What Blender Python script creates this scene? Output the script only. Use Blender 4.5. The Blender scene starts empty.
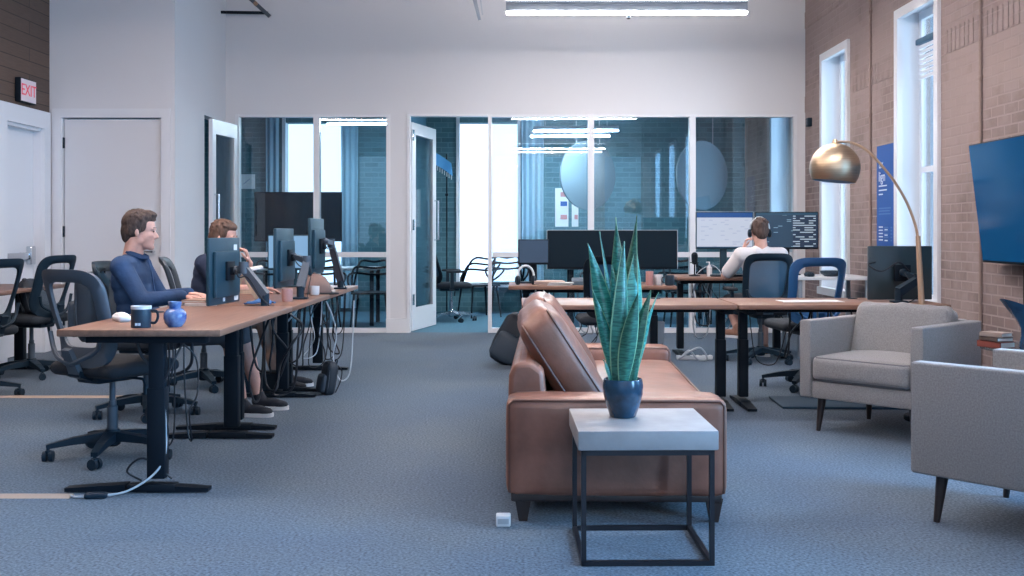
WORLD, P_NEAR, P_FAR, P_OUT, EXPO, PEND, PEND_FILL = 0.95, 360, 40, 24, 0.70, 72, 140
import bpy, bmesh, math, random
from mathutils import Vector as V, Matrix as M4, Euler
random.seed(7)
C = bpy.context.scene.collection
PI = math.pi
R = math.radians
scene = bpy.context.scene

# ------------------------------------------------------------------ materials
def mat(name, col, rough=.5, metal=0.0, spec=.5, var=0.0, vscale=8.0, bump=0.0, bscale=60.0, emit=None, estr=0.0, coat=0.0, stretch=None, col2=None, sheen=0.0):
    m = bpy.data.materials.new(name); m.use_nodes = True
    nt = m.node_tree; b = nt.nodes['Principled BSDF']
    b.inputs['Base Color'].default_value = (*col, 1)
    b.inputs['Roughness'].default_value = rough
    b.inputs['Metallic'].default_value = metal
    b.inputs['Specular IOR Level'].default_value = spec
    if coat: b.inputs['Coat Weight'].default_value = coat; b.inputs['Coat Roughness'].default_value = .15
    if sheen: b.inputs['Sheen Weight'].default_value = sheen
    tc = nt.nodes.new('ShaderNodeTexCoord'); src = tc.outputs['Object']
    if stretch:
        mp = nt.nodes.new('ShaderNodeMapping'); mp.inputs['Scale'].default_value = stretch
        nt.links.new(src, mp.inputs['Vector']); src = mp.outputs['Vector']
    if var or col2:
        n = nt.nodes.new('ShaderNodeTexNoise'); n.inputs['Scale'].default_value = vscale; n.inputs['Detail'].default_value = 6
        nt.links.new(src, n.inputs['Vector'])
        r = nt.nodes.new('ShaderNodeValToRGB')
        c2 = col2 or tuple(max(0, c*(1+var)) for c in col)
        c1 = col if col2 else tuple(c*(1-var) for c in col)
        r.color_ramp.elements[0].color = (*c1, 1); r.color_ramp.elements[0].position = .33
        r.color_ramp.elements[1].color = (*c2, 1); r.color_ramp.elements[1].position = .67
        nt.links.new(n.outputs['Fac'], r.inputs['Fac']); nt.links.new(r.outputs['Color'], b.inputs['Base Color'])
    if bump:
        n = nt.nodes.new('ShaderNodeTexNoise'); n.inputs['Scale'].default_value = bscale; n.inputs['Detail'].default_value = 4
        nt.links.new(src, n.inputs['Vector'])
        bp = nt.nodes.new('ShaderNodeBump'); bp.inputs['Strength'].default_value = bump; bp.inputs['Distance'].default_value = .01
        nt.links.new(n.outputs['Fac'], bp.inputs['Height']); nt.links.new(bp.outputs['Normal'], b.inputs['Normal'])
    if emit:
        b.inputs['Emission Color'].default_value = (*emit, 1); b.inputs['Emission Strength'].default_value = estr
    return m

def glass_mat(name, tint, refl=.08, rough=0.0):
    m = bpy.data.materials.new(name); m.use_nodes = True
    nt = m.node_tree; nt.nodes.clear()
    o = nt.nodes.new('ShaderNodeOutputMaterial'); mx = nt.nodes.new('ShaderNodeMixShader')
    t = nt.nodes.new('ShaderNodeBsdfTransparent'); g = nt.nodes.new('ShaderNodeBsdfGlossy')
    t.inputs['Color'].default_value = (*tint, 1); g.inputs['Roughness'].default_value = rough
    lw = nt.nodes.new('ShaderNodeLayerWeight'); lw.inputs['Blend'].default_value = .25
    ma = nt.nodes.new('ShaderNodeMath'); ma.operation = 'MULTIPLY_ADD'; ma.inputs[1].default_value = .7; ma.inputs[2].default_value = refl
    nt.links.new(lw.outputs['Fresnel'], ma.inputs[0]); nt.links.new(ma.outputs[0], mx.inputs['Fac'])
    nt.links.new(t.outputs[0], mx.inputs[1]); nt.links.new(g.outputs[0], mx.inputs[2]); nt.links.new(mx.outputs[0], o.inputs['Surface'])
    return m

def sheer_mat(name, col, alpha):
    """woven see-through mesh"""
    m = bpy.data.materials.new(name); m.use_nodes = True
    nt = m.node_tree; b = nt.nodes['Principled BSDF']; o = nt.nodes['Material Output']
    b.inputs['Base Color'].default_value = (*col, 1); b.inputs['Roughness'].default_value = .7
    t = nt.nodes.new('ShaderNodeBsdfTransparent'); mx = nt.nodes.new('ShaderNodeMixShader'); mx.inputs[0].default_value = alpha
    nt.links.new(t.outputs[0], mx.inputs[1]); nt.links.new(b.outputs[0], mx.inputs[2]); nt.links.new(mx.outputs[0], o.inputs['Surface'])
    return m

def brick_mat(name, c1, c2, mortar, axes='yz', bw=.21, bh=.075, rough=.9, patch=.5, wash=False):
    m = bpy.data.materials.new(name); m.use_nodes = True
    nt = m.node_tree; b = nt.nodes['Principled BSDF']; b.inputs['Roughness'].default_value = rough
    b.inputs['Specular IOR Level'].default_value = .2
    tc = nt.nodes.new('ShaderNodeTexCoord'); sp = nt.nodes.new('ShaderNodeSeparateXYZ'); cb = nt.nodes.new('ShaderNodeCombineXYZ')
    nt.links.new(tc.outputs['Object'], sp.inputs[0])
    nt.links.new(sp.outputs[axes[0].upper()], cb.inputs['X']); nt.links.new(sp.outputs[axes[1].upper()], cb.inputs['Y'])
    br = nt.nodes.new('ShaderNodeTexBrick'); br.inputs['Scale'].default_value = 1
    br.inputs['Brick Width'].default_value = bw; br.inputs['Row Height'].default_value = bh
    br.inputs['Mortar Size'].default_value = .007; br.inputs['Mortar Smooth'].default_value = .3
    br.inputs['Color1'].default_value = (*c1, 1); br.inputs['Color2'].default_value = (*c2, 1); br.inputs['Mortar'].default_value = (*mortar, 1)
    nt.links.new(cb.outputs[0], br.inputs['Vector'])
    # limewash worn in patches
    n = nt.nodes.new('ShaderNodeTexNoise'); n.inputs['Scale'].default_value = 1.6; n.inputs['Detail'].default_value = 7; n.inputs['Roughness'].default_value = .65
    nt.links.new(tc.outputs['Object'], n.inputs['Vector'])
    rp = nt.nodes.new('ShaderNodeValToRGB'); rp.color_ramp.elements[0].position = .38; rp.color_ramp.elements[1].position = .62
    rp.color_ramp.elements[0].color = (0, 0, 0, 1); rp.color_ramp.elements[1].color = (patch, patch, patch, 1)
    nt.links.new(n.outputs['Fac'], rp.inputs['Fac'])
    mx = nt.nodes.new('ShaderNodeMix'); mx.data_type = 'RGBA'
    mx.inputs['B'].default_value = (*mortar, 1); fac = rp.outputs['Color']
    if wash:    # the lime wash is thicker high on the wall, worn off lower down
        mr = nt.nodes.new('ShaderNodeMapRange'); mr.interpolation_type = 'SMOOTHSTEP'
        mr.inputs['From Min'].default_value = 1.3; mr.inputs['From Max'].default_value = 2.4; mr.inputs['To Min'].default_value = 0; mr.inputs['To Max'].default_value = .5
        nt.links.new(sp.outputs['Z'], mr.inputs['Value'])
        ad = nt.nodes.new('ShaderNodeMath'); ad.operation = 'ADD'; ad.use_clamp = True; ad.inputs[1].default_value = 0
        nt.links.new(rp.outputs['Color'], ad.inputs[0]); nt.links.new(mr.outputs['Result'], ad.inputs[1])
        mn = nt.nodes.new('ShaderNodeMath'); mn.operation = 'MINIMUM'; mn.inputs[1].default_value = .86; nt.links.new(ad.outputs[0], mn.inputs[0]); fac = mn.outputs[0]
    nt.links.new(fac, mx.inputs['Factor']); nt.links.new(br.outputs['Color'], mx.inputs['A'])
    nt.links.new(mx.outputs['Result'], b.inputs['Base Color'])
    bp = nt.nodes.new('ShaderNodeBump'); bp.inputs['Strength'].default_value = .5; bp.inputs['Distance'].default_value = .008; bp.invert = True
    nt.links.new(br.outputs['Fac'], bp.inputs['Height']); nt.links.new(bp.outputs['Normal'], b.inputs['Normal'])
    return m

# ------------------------------------------------------------------ mesh builder
def rotm(rot): return Euler(rot, 'XYZ').to_matrix().to_4x4()
class MB:
    def __init__(s): s.bm = bmesh.new()
    def _xf(s, vs, m): bmesh.ops.transform(s.bm, matrix=m, verts=vs)
    def box(s, c, sz, rot=(0, 0, 0), bev=0.0, seg=2):
        r = bmesh.ops.create_cube(s.bm, size=1.0); vs = r['verts']
        s._xf(vs, M4.Diagonal((*sz, 1)))
        if bev:
            es = list({e for v in vs for e in v.link_edges})
            o = bmesh.ops.bevel(s.bm, geom=es, offset=min(bev, min(sz)*.49), segments=seg, profile=.5, affect='EDGES')
            vs = list({v for f in o['faces'] for v in f.verts} | {v for v in vs if v.is_valid})
            seen = set(vs); st = list(vs)
            while st:
                v = st.pop()
                for e in v.link_edges:
                    w = e.other_vert(v)
                    if w not in seen: seen.add(w); st.append(w)
            vs = list(seen)
        s._xf(vs, M4.Translation(c) @ rotm(rot)); return s
    def span(s, a, b, bev=0.0, seg=2):
        a = V(a); b = V(b); return s.box((a+b)/2, [abs(x) for x in (b-a)], bev=bev, seg=seg)
    def bar(s, p, q, w, d, w2=None, d2=None, up=(0, 0, 1)):
        p = V(p); q = V(q); z = (q-p).normalized(); u = V(up)
        if abs(z.dot(u)) > .98: u = V((1, 0, 0))
        x = u.cross(z).normalized(); y = z.cross(x)
        w2 = w if w2 is None else w2; d2 = d if d2 is None else d2
        vs = []
        for o, a, b in ((p, w, d), (q, w2, d2)):
            for i, j in ((-1, -1), (1, -1), (1, 1), (-1, 1)): vs.append(s.bm.verts.new(o + x*(i*a/2) + y*(j*b/2)))
        f = s.bm.faces.new
        f(vs[3::-1]); f(vs[4:8])
        for i in range(4): j = (i+1) % 4; f((vs[i], vs[j], vs[4+j], vs[4+i]))
        return s
    def tube(s, pts, r, n=8, closed=False, flat=1.0):
        pts = [V(p) for p in pts]; N = len(pts); rr = r if isinstance(r, (list, tuple)) else [r]*N
        t0 = (pts[1]-pts[0]).normalized(); u = V((0, 0, 1)) if abs(t0.z) < .9 else V((1, 0, 0))
        x = u.cross(t0).normalized(); rings = []; tp = t0
        for i, p in enumerate(pts):
            if closed: t = (pts[(i+1) % N]-pts[i-1]).normalized()
            else: t = (pts[min(i+1, N-1)]-pts[max(i-1, 0)]).normalized()
            q = tp.rotation_difference(t); x = q @ x; x = (x - t*x.dot(t)).normalized(); y = t.cross(x); tp = t
            rings.append([s.bm.verts.new(p + x*(math.cos(2*PI*k/n)*rr[i]) + y*(math.sin(2*PI*k/n)*rr[i]*flat)) for k in range(n)])
        for i in range(N if closed else N-1):
            a = rings[i]; b = rings[(i+1) % N]
            for k in range(n): s.bm.faces.new((a[k], a[(k+1) % n], b[(k+1) % n], b[k]))
        if not closed: s.bm.faces.new(rings[0][::-1]); s.bm.faces.new(rings[-1])
        return s
    def lathe(s, prof, c=(0, 0, 0), n=32, m=None, capa=True, capb=True):
        mt = M4.Translation(c) @ (m or M4.Identity(4)); rings = []
        for r, z in prof: rings.append([s.bm.verts.new(mt @ V((r*math.cos(2*PI*k/n), r*math.sin(2*PI*k/n), z))) for k in range(n)])
        for a, b in zip(rings, rings[1:]):
            for k in range(n): s.bm.faces.new((a[k], a[(k+1) % n], b[(k+1) % n], b[k]))
        if capa: s.bm.faces.new(rings[0][::-1])
        if capb: s.bm.faces.new(rings[-1])
        return s
    def cyl(s, p, q, r, r2=None, n=16):
        return s.tube([p, q], [r, r if r2 is None else r2], n)
    def prism(s, poly, h, m=None):
        m = m or M4.Identity(4)
        a = [s.bm.verts.new(m @ V((x, y, 0))) for x, y in poly]; b = [s.bm.verts.new(m @ V((x, y, h))) for x, y in poly]
        s.bm.faces.new(a[::-1]); s.bm.faces.new(b); k = len(poly)
        for i in range(k): s.bm.faces.new((a[i], a[(i+1) % k], b[(i+1) % k], b[i]))
        return s
    def ell(s, c, r, rot=(0, 0, 0), nu=16, nv=10):
        if not isinstance(r, (tuple, list)): r = (r, r, r)
        o = bmesh.ops.create_uvsphere(s.bm, u_segments=nu, v_segments=nv, radius=1)
        s._xf(o['verts'], M4.Translation(c) @ rotm(rot) @ M4.Diagonal((*r, 1))); return s
    def cap(s, p, q, r1, r2=None):
        r2 = r1 if r2 is None else r2
        s.ell(p, r1, nu=14, nv=8); s.ell(q, r2, nu=14, nv=8); return s.tube([p, q], [r1, r2], 14)
    def chain(s, pts, rs):
        for i in range(len(pts)-1): s.cap(pts[i], pts[i+1], rs[i], rs[i+1])
        return s
    def sheet(s, fn, nu, nv, th=0.0):
        """fn(u,v)->point, u,v in 0..1; th thickens along the normal"""
        g = [[V(fn(i/nu, j/nv)) for j in range(nv+1)] for i in range(nu+1)]
        def nor(i, j):
            a = g[min(i+1, nu)][j]-g[max(i-1, 0)][j]; b = g[i][min(j+1, nv)]-g[i][max(j-1, 0)]
            n = a.cross(b); return n.normalized() if n.length > 1e-9 else V((0, 0, 1))
        A = [[s.bm.verts.new(g[i][j]) for j in range(nv+1)] for i in range(nu+1)]
        uvl = s.bm.loops.layers.uv.verify()
        def quad(vs, uv):
            f = s.bm.faces.new(vs)
            for l, c in zip(f.loops, uv): l[uvl].uv = c
        U = lambda i, j: (i/nu, j/nv)
        if not th:
            for i in range(nu):
                for j in range(nv): quad((A[i][j], A[i+1][j], A[i+1][j+1], A[i][j+1]), (U(i, j), U(i+1, j), U(i+1, j+1), U(i, j+1)))
            return s
        B = [[s.bm.verts.new(g[i][j]-nor(i, j)*th) for j in range(nv+1)] for i in range(nu+1)]
        for i in range(nu):
            for j in range(nv):
                uv = (U(i, j), U(i+1, j), U(i+1, j+1), U(i, j+1))
                quad((A[i][j], A[i+1][j], A[i+1][j+1], A[i][j+1]), uv)
                quad((B[i][j], B[i][j+1], B[i+1][j+1], B[i+1][j]), (uv[0], uv[3], uv[2], uv[1]))
        for i in range(nu):
            quad((A[i+1][0], A[i][0], B[i][0], B[i+1][0]), (U(i+1, 0), U(i, 0), U(i, 0), U(i+1, 0)))
            quad((A[i][nv], A[i+1][nv], B[i+1][nv], B[i][nv]), (U(i, nv), U(i+1, nv), U(i+1, nv), U(i, nv)))
        for j in range(nv):
            quad((A[0][j], A[0][j+1], B[0][j+1], B[0][j]), (U(0, j), U(0, j+1), U(0, j+1), U(0, j)))
            quad((A[nu][j+1], A[nu][j], B[nu][j], B[nu][j+1]), (U(nu, j+1), U(nu, j), U(nu, j), U(nu, j+1)))
        return s
    def cushion(s, c, sz, rot=(0, 0, 0), r=.04, bulge=.02, n=10, wob=0.0, seed=0):
        """soft box: rounded edges, top and bottom swelling"""
        rnd = random.Random(seed); ph = [rnd.uniform(0, 6) for _ in range(6)]
        ts = []
        for i in range(n+1):
            t = 2*i/n-1; ts.append(math.copysign(abs(t)**.55, t) if t else 0)
        hx, hy, hz = [k/2 for k in sz]; r = min(r, hx, hy, hz)
        vd = {}
        m = M4.Translation(c) @ rotm(rot)
        def vert(a, b, d):
            key = (round(a, 5), round(b, 5), round(d, 5))
            if key in vd: return vd[key]
            p = V((a*hx, b*hy, d*hz))
            q = V((max(-hx+r, min(hx-r, p.x)), max(-hy+r, min(hy-r, p.y)), max(-hz+r, min(hz-r, p.z))))
            e = p-q
            if e.length > 1e-9: p = q + e*(r/e.length)
            p.z += math.copysign(1, d)*bulge*(1-a*a)*(1-b*b)*(1 if abs(d) > .2 else abs(d)*5)
            p.x += math.copysign(bulge*.4, a)*(1-b*b)*(1-d*d)*abs(a); p.y += math.copysign(bulge*.4, b)*(1-a*a)*(1-d*d)*abs(b)
            if wob: p.z += wob*(math.sin(a*4+ph[0])*math.sin(b*5+ph[1])+.5*math.sin(a*9+b*7+ph[2]))
            vd[key] = s.bm.verts.new(m @ p); return vd[key]
        for ax in range(3):
            for sg in (-1, 1):
                for i in range(n):
                    for j in range(n):
                        q = []
                        for (u, v) in ((ts[i], ts[j]), (ts[i+1], ts[j]), (ts[i+1], ts[j+1]), (ts[i], ts[j+1])):
                            k = [0, 0, 0]; k[ax] = sg; k[(ax+1) % 3] = u; k[(ax+2) % 3] = v; q.append(vert(*k))
                        if sg < 0: q = q[::-1]
                        s.bm.faces.new(q)
        return s
    def mesh(s, name, smooth=True, ang=38):
        bmesh.ops.recalc_face_normals(s.bm, faces=s.bm.faces)
        me = bpy.data.meshes.new(name)
        if smooth:
            for f in s.bm.faces: f.smooth = True
        s.bm.to_mesh(me); s.bm.free()
        if smooth: me.set_sharp_from_angle(angle=R(ang))
        return me
    def build(s, name, m, parent=None, smooth=True, ang=38, label=None):
        o = bpy.data.objects.new(name, s.mesh(name, smooth, ang)); C.objects.link(o)
        for x in (m if isinstance(m, (list, tuple)) else [m]): o.data.materials.append(x)
        if parent: o.parent = parent
        if label: o['label'] = label
        return o

def tag(o, label, cat, group=None, kind=None):
    o['label'] = label; o['category'] = cat
    if group: o['group'] = group
    if kind: o['kind'] = kind
    return o
def thing(name, label, cat, loc=(0, 0, 0), rz=0.0, group=None, kind=None):
    o = bpy.data.objects.new(name, None); o.empty_display_size = .1; C.objects.link(o)
    o.location = loc; o.rotation_euler = (0, 0, rz)
    return tag(o, label, cat, group, kind)
def copy_tree(o, parent=None):
    c = o.copy(); C.objects.link(c)
    if parent: c.parent = parent
    for ch in list(o.children): copy_tree(ch, c)
    return c
def remeshed(mb, name, m, parent, voxel=.007, smooth=4):
    """one continuous skin over overlapping rounded volumes"""
    o = mb.build(name, m, None, smooth=False)
    r = o.modifiers.new('r', 'REMESH'); r.mode = 'VOXEL'; r.voxel_size = voxel; r.use_smooth_shade = True
    sm = o.modifiers.new('s', 'SMOOTH'); sm.factor = .5; sm.iterations = smooth
    dg = bpy.context.evaluated_depsgraph_get(); dg.update()
    me = bpy.data.meshes.new_from_object(o.evaluated_get(dg))
    o.modifiers.clear(); old = o.data; o.data = me; me.name = name
    bpy.data.meshes.remove(old)
    if not me.materials: me.materials.append(m)
    for p in me.polygons: p.use_smooth = True
    o.parent = parent; return o
def lettering(name, body, size, m, parent, loc, rot, ext=.002, align='CENTER', label=None):
    cu = bpy.data.curves.new(name, 'FONT'); cu.body = body; cu.size = size; cu.extrude = ext; cu.align_x = align; cu.align_y = 'CENTER'
    t = bpy.data.objects.new(name+'_tmp', cu); C.objects.link(t)
    dg = bpy.context.evaluated_depsgraph_get(); dg.update()
    me = bpy.data.meshes.new_from_object(t.evaluated_get(dg)); bpy.data.objects.remove(t); bpy.data.curves.remove(cu)
    o = bpy.data.objects.new(name, me); C.objects.link(o); me.materials.clear(); me.materials.append(m)
    o.parent = parent; o.location = loc; o.rotation_euler = rot
    if label: o['label'] = label
    return o
def arcpts(a, b, c, n):  # quadratic curve
    a, b, c = V(a), V(b), V(c)
    return [a*(1-t)**2 + b*2*t*(1-t) + c*t*t for t in [i/n for i in range(n+1)]]
def spline(pts, n=6):    # smooth curve through points
    P = [V(p) for p in pts]; P = [P[0]*2-P[1]] + P + [P[-1]*2-P[-2]]; out = []
    for i in range(1, len(P)-2):
        for k in range(n):
            t = k/n; a, b, c, d = P[i-1], P[i], P[i+1], P[i+2]
            out.append(.5*((2*b) + (c-a)*t + (2*a-5*b+4*c-d)*t*t + (3*b-a-3*c+d)*t**3))
    return out + [P[-2]]

# palette (real surface colours)
W_WHITE = mat('wall paint white', (.66, .67, .70), .75, spec=.2, bump=.03, bscale=200)
W_TRIM = mat('trim enamel white', (.70, .72, .76), .4)
CEIL = mat('ceiling paint', (.62, .63, .66), .9)
BRICK = brick_mat('limewashed brick', (.26, .195, .185), (.16, .122, .118), (.345, .275, .265), patch=.8, wash=True)
BRICK_M = brick_mat('painted teal brick', (.085, .19, .23), (.06, .135, .165), (.12, .23, .27), axes='xz', patch=.3)
BLACK = mat('black powder coat', (.006, .011, .018), .55, spec=.15)
PLASTIC = mat('charcoal plastic', (.009, .022, .037), .48, spec=.22)
NAVYPL = mat('slate blue plastic', (.020, .105, .27), .45)
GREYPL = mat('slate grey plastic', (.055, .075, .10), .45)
SEATFAB = mat('black seat fabric', (.010, .016, .025), .85, bump=.2, bscale=300)
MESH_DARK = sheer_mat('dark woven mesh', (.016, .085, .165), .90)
MESH_OPEN = sheer_mat('open woven mesh', (.05, .08, .12), .12)
WOOD = mat('walnut laminate', (.215, .112, .076), .42, var=.16, vscale=3, stretch=(1.2, 14, 14))
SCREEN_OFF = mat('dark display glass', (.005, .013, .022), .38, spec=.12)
HOUSING = mat('monitor housing', (.012, .045, .07), .42, spec=.35)
SILVER = mat('silver plastic', (.42, .47, .52), .35, metal=.3)
CHROME = mat('polished aluminium', (.62, .66, .70), .18, metal=1)
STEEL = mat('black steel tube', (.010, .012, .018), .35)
WHITEPL = mat('white plastic', (.70, .73, .76), .4)
PAPER = mat('white paper', (.72, .73, .75), .8)
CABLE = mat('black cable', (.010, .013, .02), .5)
CABLE_W = mat('pale grey cable', (.45, .50, .56), .5)
# ------------------------------------------------------------------ setting
def carpet():
    m = bpy.data.materials.new('blue grey loop carpet'); m.use_nodes = True
    nt = m.node_tree; b = nt.nodes['Principled BSDF']; b.inputs['Roughness'].default_value = .95; b.inputs['Specular IOR Level'].default_value = .1
    b.inputs['Sheen Weight'].default_value = .15
    tc = nt.nodes.new('ShaderNodeTexCoord')
    def noise(sc, det, src=None, st=None):
        n = nt.nodes.new('ShaderNodeTexNoise'); n.inputs['Scale'].default_value = sc; n.inputs['Detail'].default_value = det
        mp = nt.nodes.new('ShaderNodeMapping'); mp.inputs['Scale'].default_value = st or (1, 1, 1)
        nt.links.new(tc.outputs['Object'], mp.inputs['Vector']); nt.links.new(mp.outputs['Vector'], n.inputs['Vector']); return n
    n1 = noise(85, 5); n2 = noise(1.1, 4); n3 = noise(26, 2, st=(1, 3.5, 1))
    r = nt.nodes.new('ShaderNodeValToRGB'); e = r.color_ramp.elements
    e[0].position = .36; e[0].color = (.032, .055, .086, 1); e[1].position = .64; e[1].color = (.118, .170, .232, 1)
    nt.links.new(n1.outputs['Fac'], r.inputs['Fac'])
    r3 = nt.nodes.new('ShaderNodeValToRGB'); r3.color_ramp.elements[0].color = (.78, .78, .78, 1); r3.color_ramp.elements[1].color = (1.15, 1.15, 1.15, 1)
    nt.links.new(n3.outputs['Fac'], r3.inputs['Fac'])
    r2 = nt.nodes.new('ShaderNodeValToRGB'); r2.color_ramp.elements[0].color = (.86, .90, .97, 1); r2.color_ramp.elements[1].color = (1.1, 1.04, .98, 1)
    r2.color_ramp.elements[0].position = .35; r2.color_ramp.elements[1].position = .65
    nt.links.new(n2.outputs['Fac'], r2.inputs['Fac'])
    def mul(a, c):
        x = nt.nodes.new('ShaderNodeMix'); x.data_type = 'RGBA'; x.blend_type = 'MULTIPLY'; x.inputs['Factor'].default_value = 1
        nt.links.new(a, x.inputs['A']); nt.links.new(c, x.inputs['B']); return x.outputs['Result']
    nt.links.new(mul(mul(r.outputs['Color'], r3.outputs['Color']), r2.outputs['Color']), b.inputs['Base Color'])
    bp = nt.nodes.new('ShaderNodeBump'); bp.inputs['Strength'].default_value = .5; bp.inputs['Distance'].default_value = .006
    nt.links.new(n1.outputs['Fac'], bp.inputs['Height']); nt.links.new(bp.outputs['Normal'], b.inputs['Normal'])
    return m
def plank_mat():
    m = bpy.data.materials.new('stained plank cladding'); m.use_nodes = True
    nt = m.node_tree; b = nt.nodes['Principled BSDF']; b.inputs['Roughness'].default_value = .7
    tc = nt.nodes.new('ShaderNodeTexCoord'); sp = nt.nodes.new('ShaderNodeSeparateXYZ'); cb = nt.nodes.new('ShaderNodeCombineXYZ')
    nt.links.new(tc.outputs['Object'], sp.inputs[0]); nt.links.new(sp.outputs['Y'], cb.inputs['X']); nt.links.new(sp.outputs['Z'], cb.inputs['Y'])
    br = nt.nodes.new('ShaderNodeTexBrick'); br.inputs['Scale'].default_value = 1; br.inputs['Brick Width'].default_value = 1.9; br.inputs['Row Height'].default_value = .13
    br.inputs['Mortar Size'].default_value = .004
    br.inputs['Color1'].default_value = (.12, .075, .055, 1); br.inputs['Color2'].default_value = (.085, .055, .042, 1); br.inputs['Mortar'].default_value = (.02, .015, .012, 1)
    nt.links.new(cb.outputs[0], br.inputs['Vector'])
    mp = nt.nodes.new('ShaderNodeMapping'); mp.inputs['Scale'].default_value = (1, 1.5, 22); n = nt.nodes.new('ShaderNodeTexNoise'); n.inputs['Scale'].default_value = 4; n.inputs['Detail'].default_value = 5
    nt.links.new(tc.outputs['Object'], mp.inputs['Vector']); nt.links.new(mp.outputs['Vector'], n.inputs['Vector'])
    r = nt.nodes.new('ShaderNodeValToRGB'); r.color_ramp.elements[0].color = (.7, .7, .7, 1); r.color_ramp.elements[1].color = (1.3, 1.3, 1.3, 1)
    nt.links.new(n.outputs['Fac'], r.inputs['Fac'])
    x = nt.nodes.new('ShaderNodeMix'); x.data_type = 'RGBA'; x.blend_type = 'MULTIPLY'; x.inputs['Factor'].default_value = 1
    nt.links.new(br.outputs['Color'], x.inputs['A']); nt.links.new(r.outputs['Color'], x.inputs['B']); nt.links.new(x.outputs['Result'], b.inputs['Base Color'])
    return m
PLANK = plank_mat()
GLASS = glass_mat('partition glass', (.86, .94, .98), .05)
PANE = glass_mat('window glass', (.90, .96, 1.0), .04)
TEALW = mat('deep teal wall paint', (.06, .19, .28), .8)
INFLOOR = mat('teal meeting carpet', (.06, .16, .23), .95, var=.25, vscale=60)

XR, XL, YB, YW = 3.42, -4.75, 12.8, 16.2     # right wall, left wall, back partition, outer wall
ZC = 4.2
def struct(name, mb, m, label, cat, smooth=False):
    o = mb.build(name, m, None, smooth=smooth); return tag(o, label, cat, kind='structure')
struct('floor', MB().span((XL-.2, -4.2, -.12), (XR+.2, YB+.06, 0)), carpet(), 'blue grey loop pile carpet covering the open office', 'floor')
struct('floor_meeting', MB().span((XL-.2, YB+.06, -.12), (XR+.2, YW+.2, 0)), INFLOOR, 'dark teal carpet of the meeting rooms behind the glass', 'floor')
struct('ceiling', MB().span((XL-.2, -4.2, ZC), (XR+.2, YB+.06, ZC+.15)), CEIL, 'plain pale ceiling high over the open office', 'ceiling')
struct('ceiling_meeting', MB().span((XL-.2, YB+.06, 3.0), (XR+.2, YW+.2, 3.1)), TEALW, 'low dark ceiling over the meeting rooms', 'ceiling')
# back partition: header, column, end jamb, short return
b = MB().span((-3.6, YB, 2.60), (XR, YB+.12, ZC)).span((-3.6, YB, 0), (-3.36, YB+.12, 2.60)).span((-1.525, YB, 0), (-1.32, YB+.12, 2.60)).span((3.32, YB, 0), (XR, YB+.12, 2.60))
struct('wall_back', b, W_WHITE, 'tall white back wall above and around the meeting room glazing', 'wall')
struct('trim_1', MB().span((-1.57, YB-.025, 0), (-1.30, YB, .17), bev=.004), W_TRIM, 'white plinth block at the foot of the white column by the glass door', 'trim')
# left bump-out: wall facing the room with door opening, side wall with doorway
YF = 10.9
b = MB().span((-4.75, YF, 2.36), (-3.48, YF+.12, ZC)).span((-4.75, YF, 0), (-4.62, YF+.12, 2.36)).span((-3.62, YF, 0), (-3.48, YF+.12, 2.36))
struct('wall_alcove', b, W_WHITE, 'white wall holding the plain white door beside the plank wall', 'wall')
b = MB().span((-3.60, YF+.12, 0), (-3.48, 11.93, ZC)).span((-3.60, 11.93, 2.5), (-3.48, YB, ZC)).span((-3.60, 12.72, 0), (-3.48, YB, 2.5)).span((-3.9, 11.7, 0), (-3.8, YB, 2.6))
struct('wall_return', b, W_WHITE, 'short white side wall with an open doorway beside the glazing', 'wall')
# left wall with doorway
b = MB().span((XL-.15, -4.2, 0), (XL, 9.92, ZC)).span((XL-.15, 9.92, 2.30), (XL, 10.72, ZC)).span((XL-.15, 10.72, 0), (XL, YF+.1, ZC)).span((XL-.9, 9.7, 0), (XL-.8, 11.0, 2.5))
struct('wall_left', b, PLANK, 'brown stained plank wall under the exit sign', 'wall')
# right brick wall with window holes
wins = [(-.9, .1), (1.5, 2.5), (3.9, 4.9), (8.69, 9.70), (11.07, 12.09), (13.47, 14.48)]
WZ0, WZ1 = .55, 3.19
b = MB(); y = -4.2
for a, c in wins:
    b.span((XR, y, 0), (XR+.30, a, ZC)); b.span((XR, a, 0), (XR+.30, c, WZ0)); b.span((XR, a, WZ1), (XR+.30, c, ZC)); y = c
b.span((XR, y, 0), (XR+.30, YW+.2, ZC))
# soldier courses standing slightly proud of the wall
for z in (2.62, 3.62):
    yy = 7.0
    while yy < YB-.05:
        if not (z < WZ1+.1 and any(a-.09 < yy < c+.02 for a, c in wins)):
            b.span((XR-.006, yy, z), (XR+.01, yy+.068, z+.19))
        yy += .082
struct('wall_right', b, BRICK, 'limewashed brick wall with tall white windows', 'wall')
# outer wall of the meeting rooms, two bright windows
b = MB(); x = XL-.2
ow = [(-3.55, -2.60), (-.93, .04)]
for a, c in ow:
    b.span((x, YW, 0), (a, YW+.25, 3.1)); b.span((a, YW, 0), (c, YW+.25, .40)); b.span((a, YW, 2.85), (c, YW+.25, 3.1)); x = c
b.span((x, YW, 0), (XR+.3, YW+.25, 3.1))
struct('wall_outer', b, BRICK_M, 'dark teal painted brick wall at the far side of the meeting rooms', 'wall')
struct('wall_divider', MB().span((-1.48, YB+.12, 0), (-1.38, YW, 3.0)), TEALW, 'teal dividing wall between the two meeting rooms', 'wall')
struct('wall_side_meeting', MB().span((XL-.2, YF+.1, 0), (XL-.05, YW+.2, 3.1)), TEALW, 'dark side wall of the far meeting room', 'wall')
b = MB().span((XL-.2, -4.2, 0), (XR+.3, -4.05, .5)).span((XL-.2, -4.2, 3.3), (XR+.3, -4.05, ZC))
xs = [XL-.2, -4.4, -3.0, -2.7, -1.3, -1.0, .4, .7, 2.1, 2.4, XR+.3]
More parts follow.
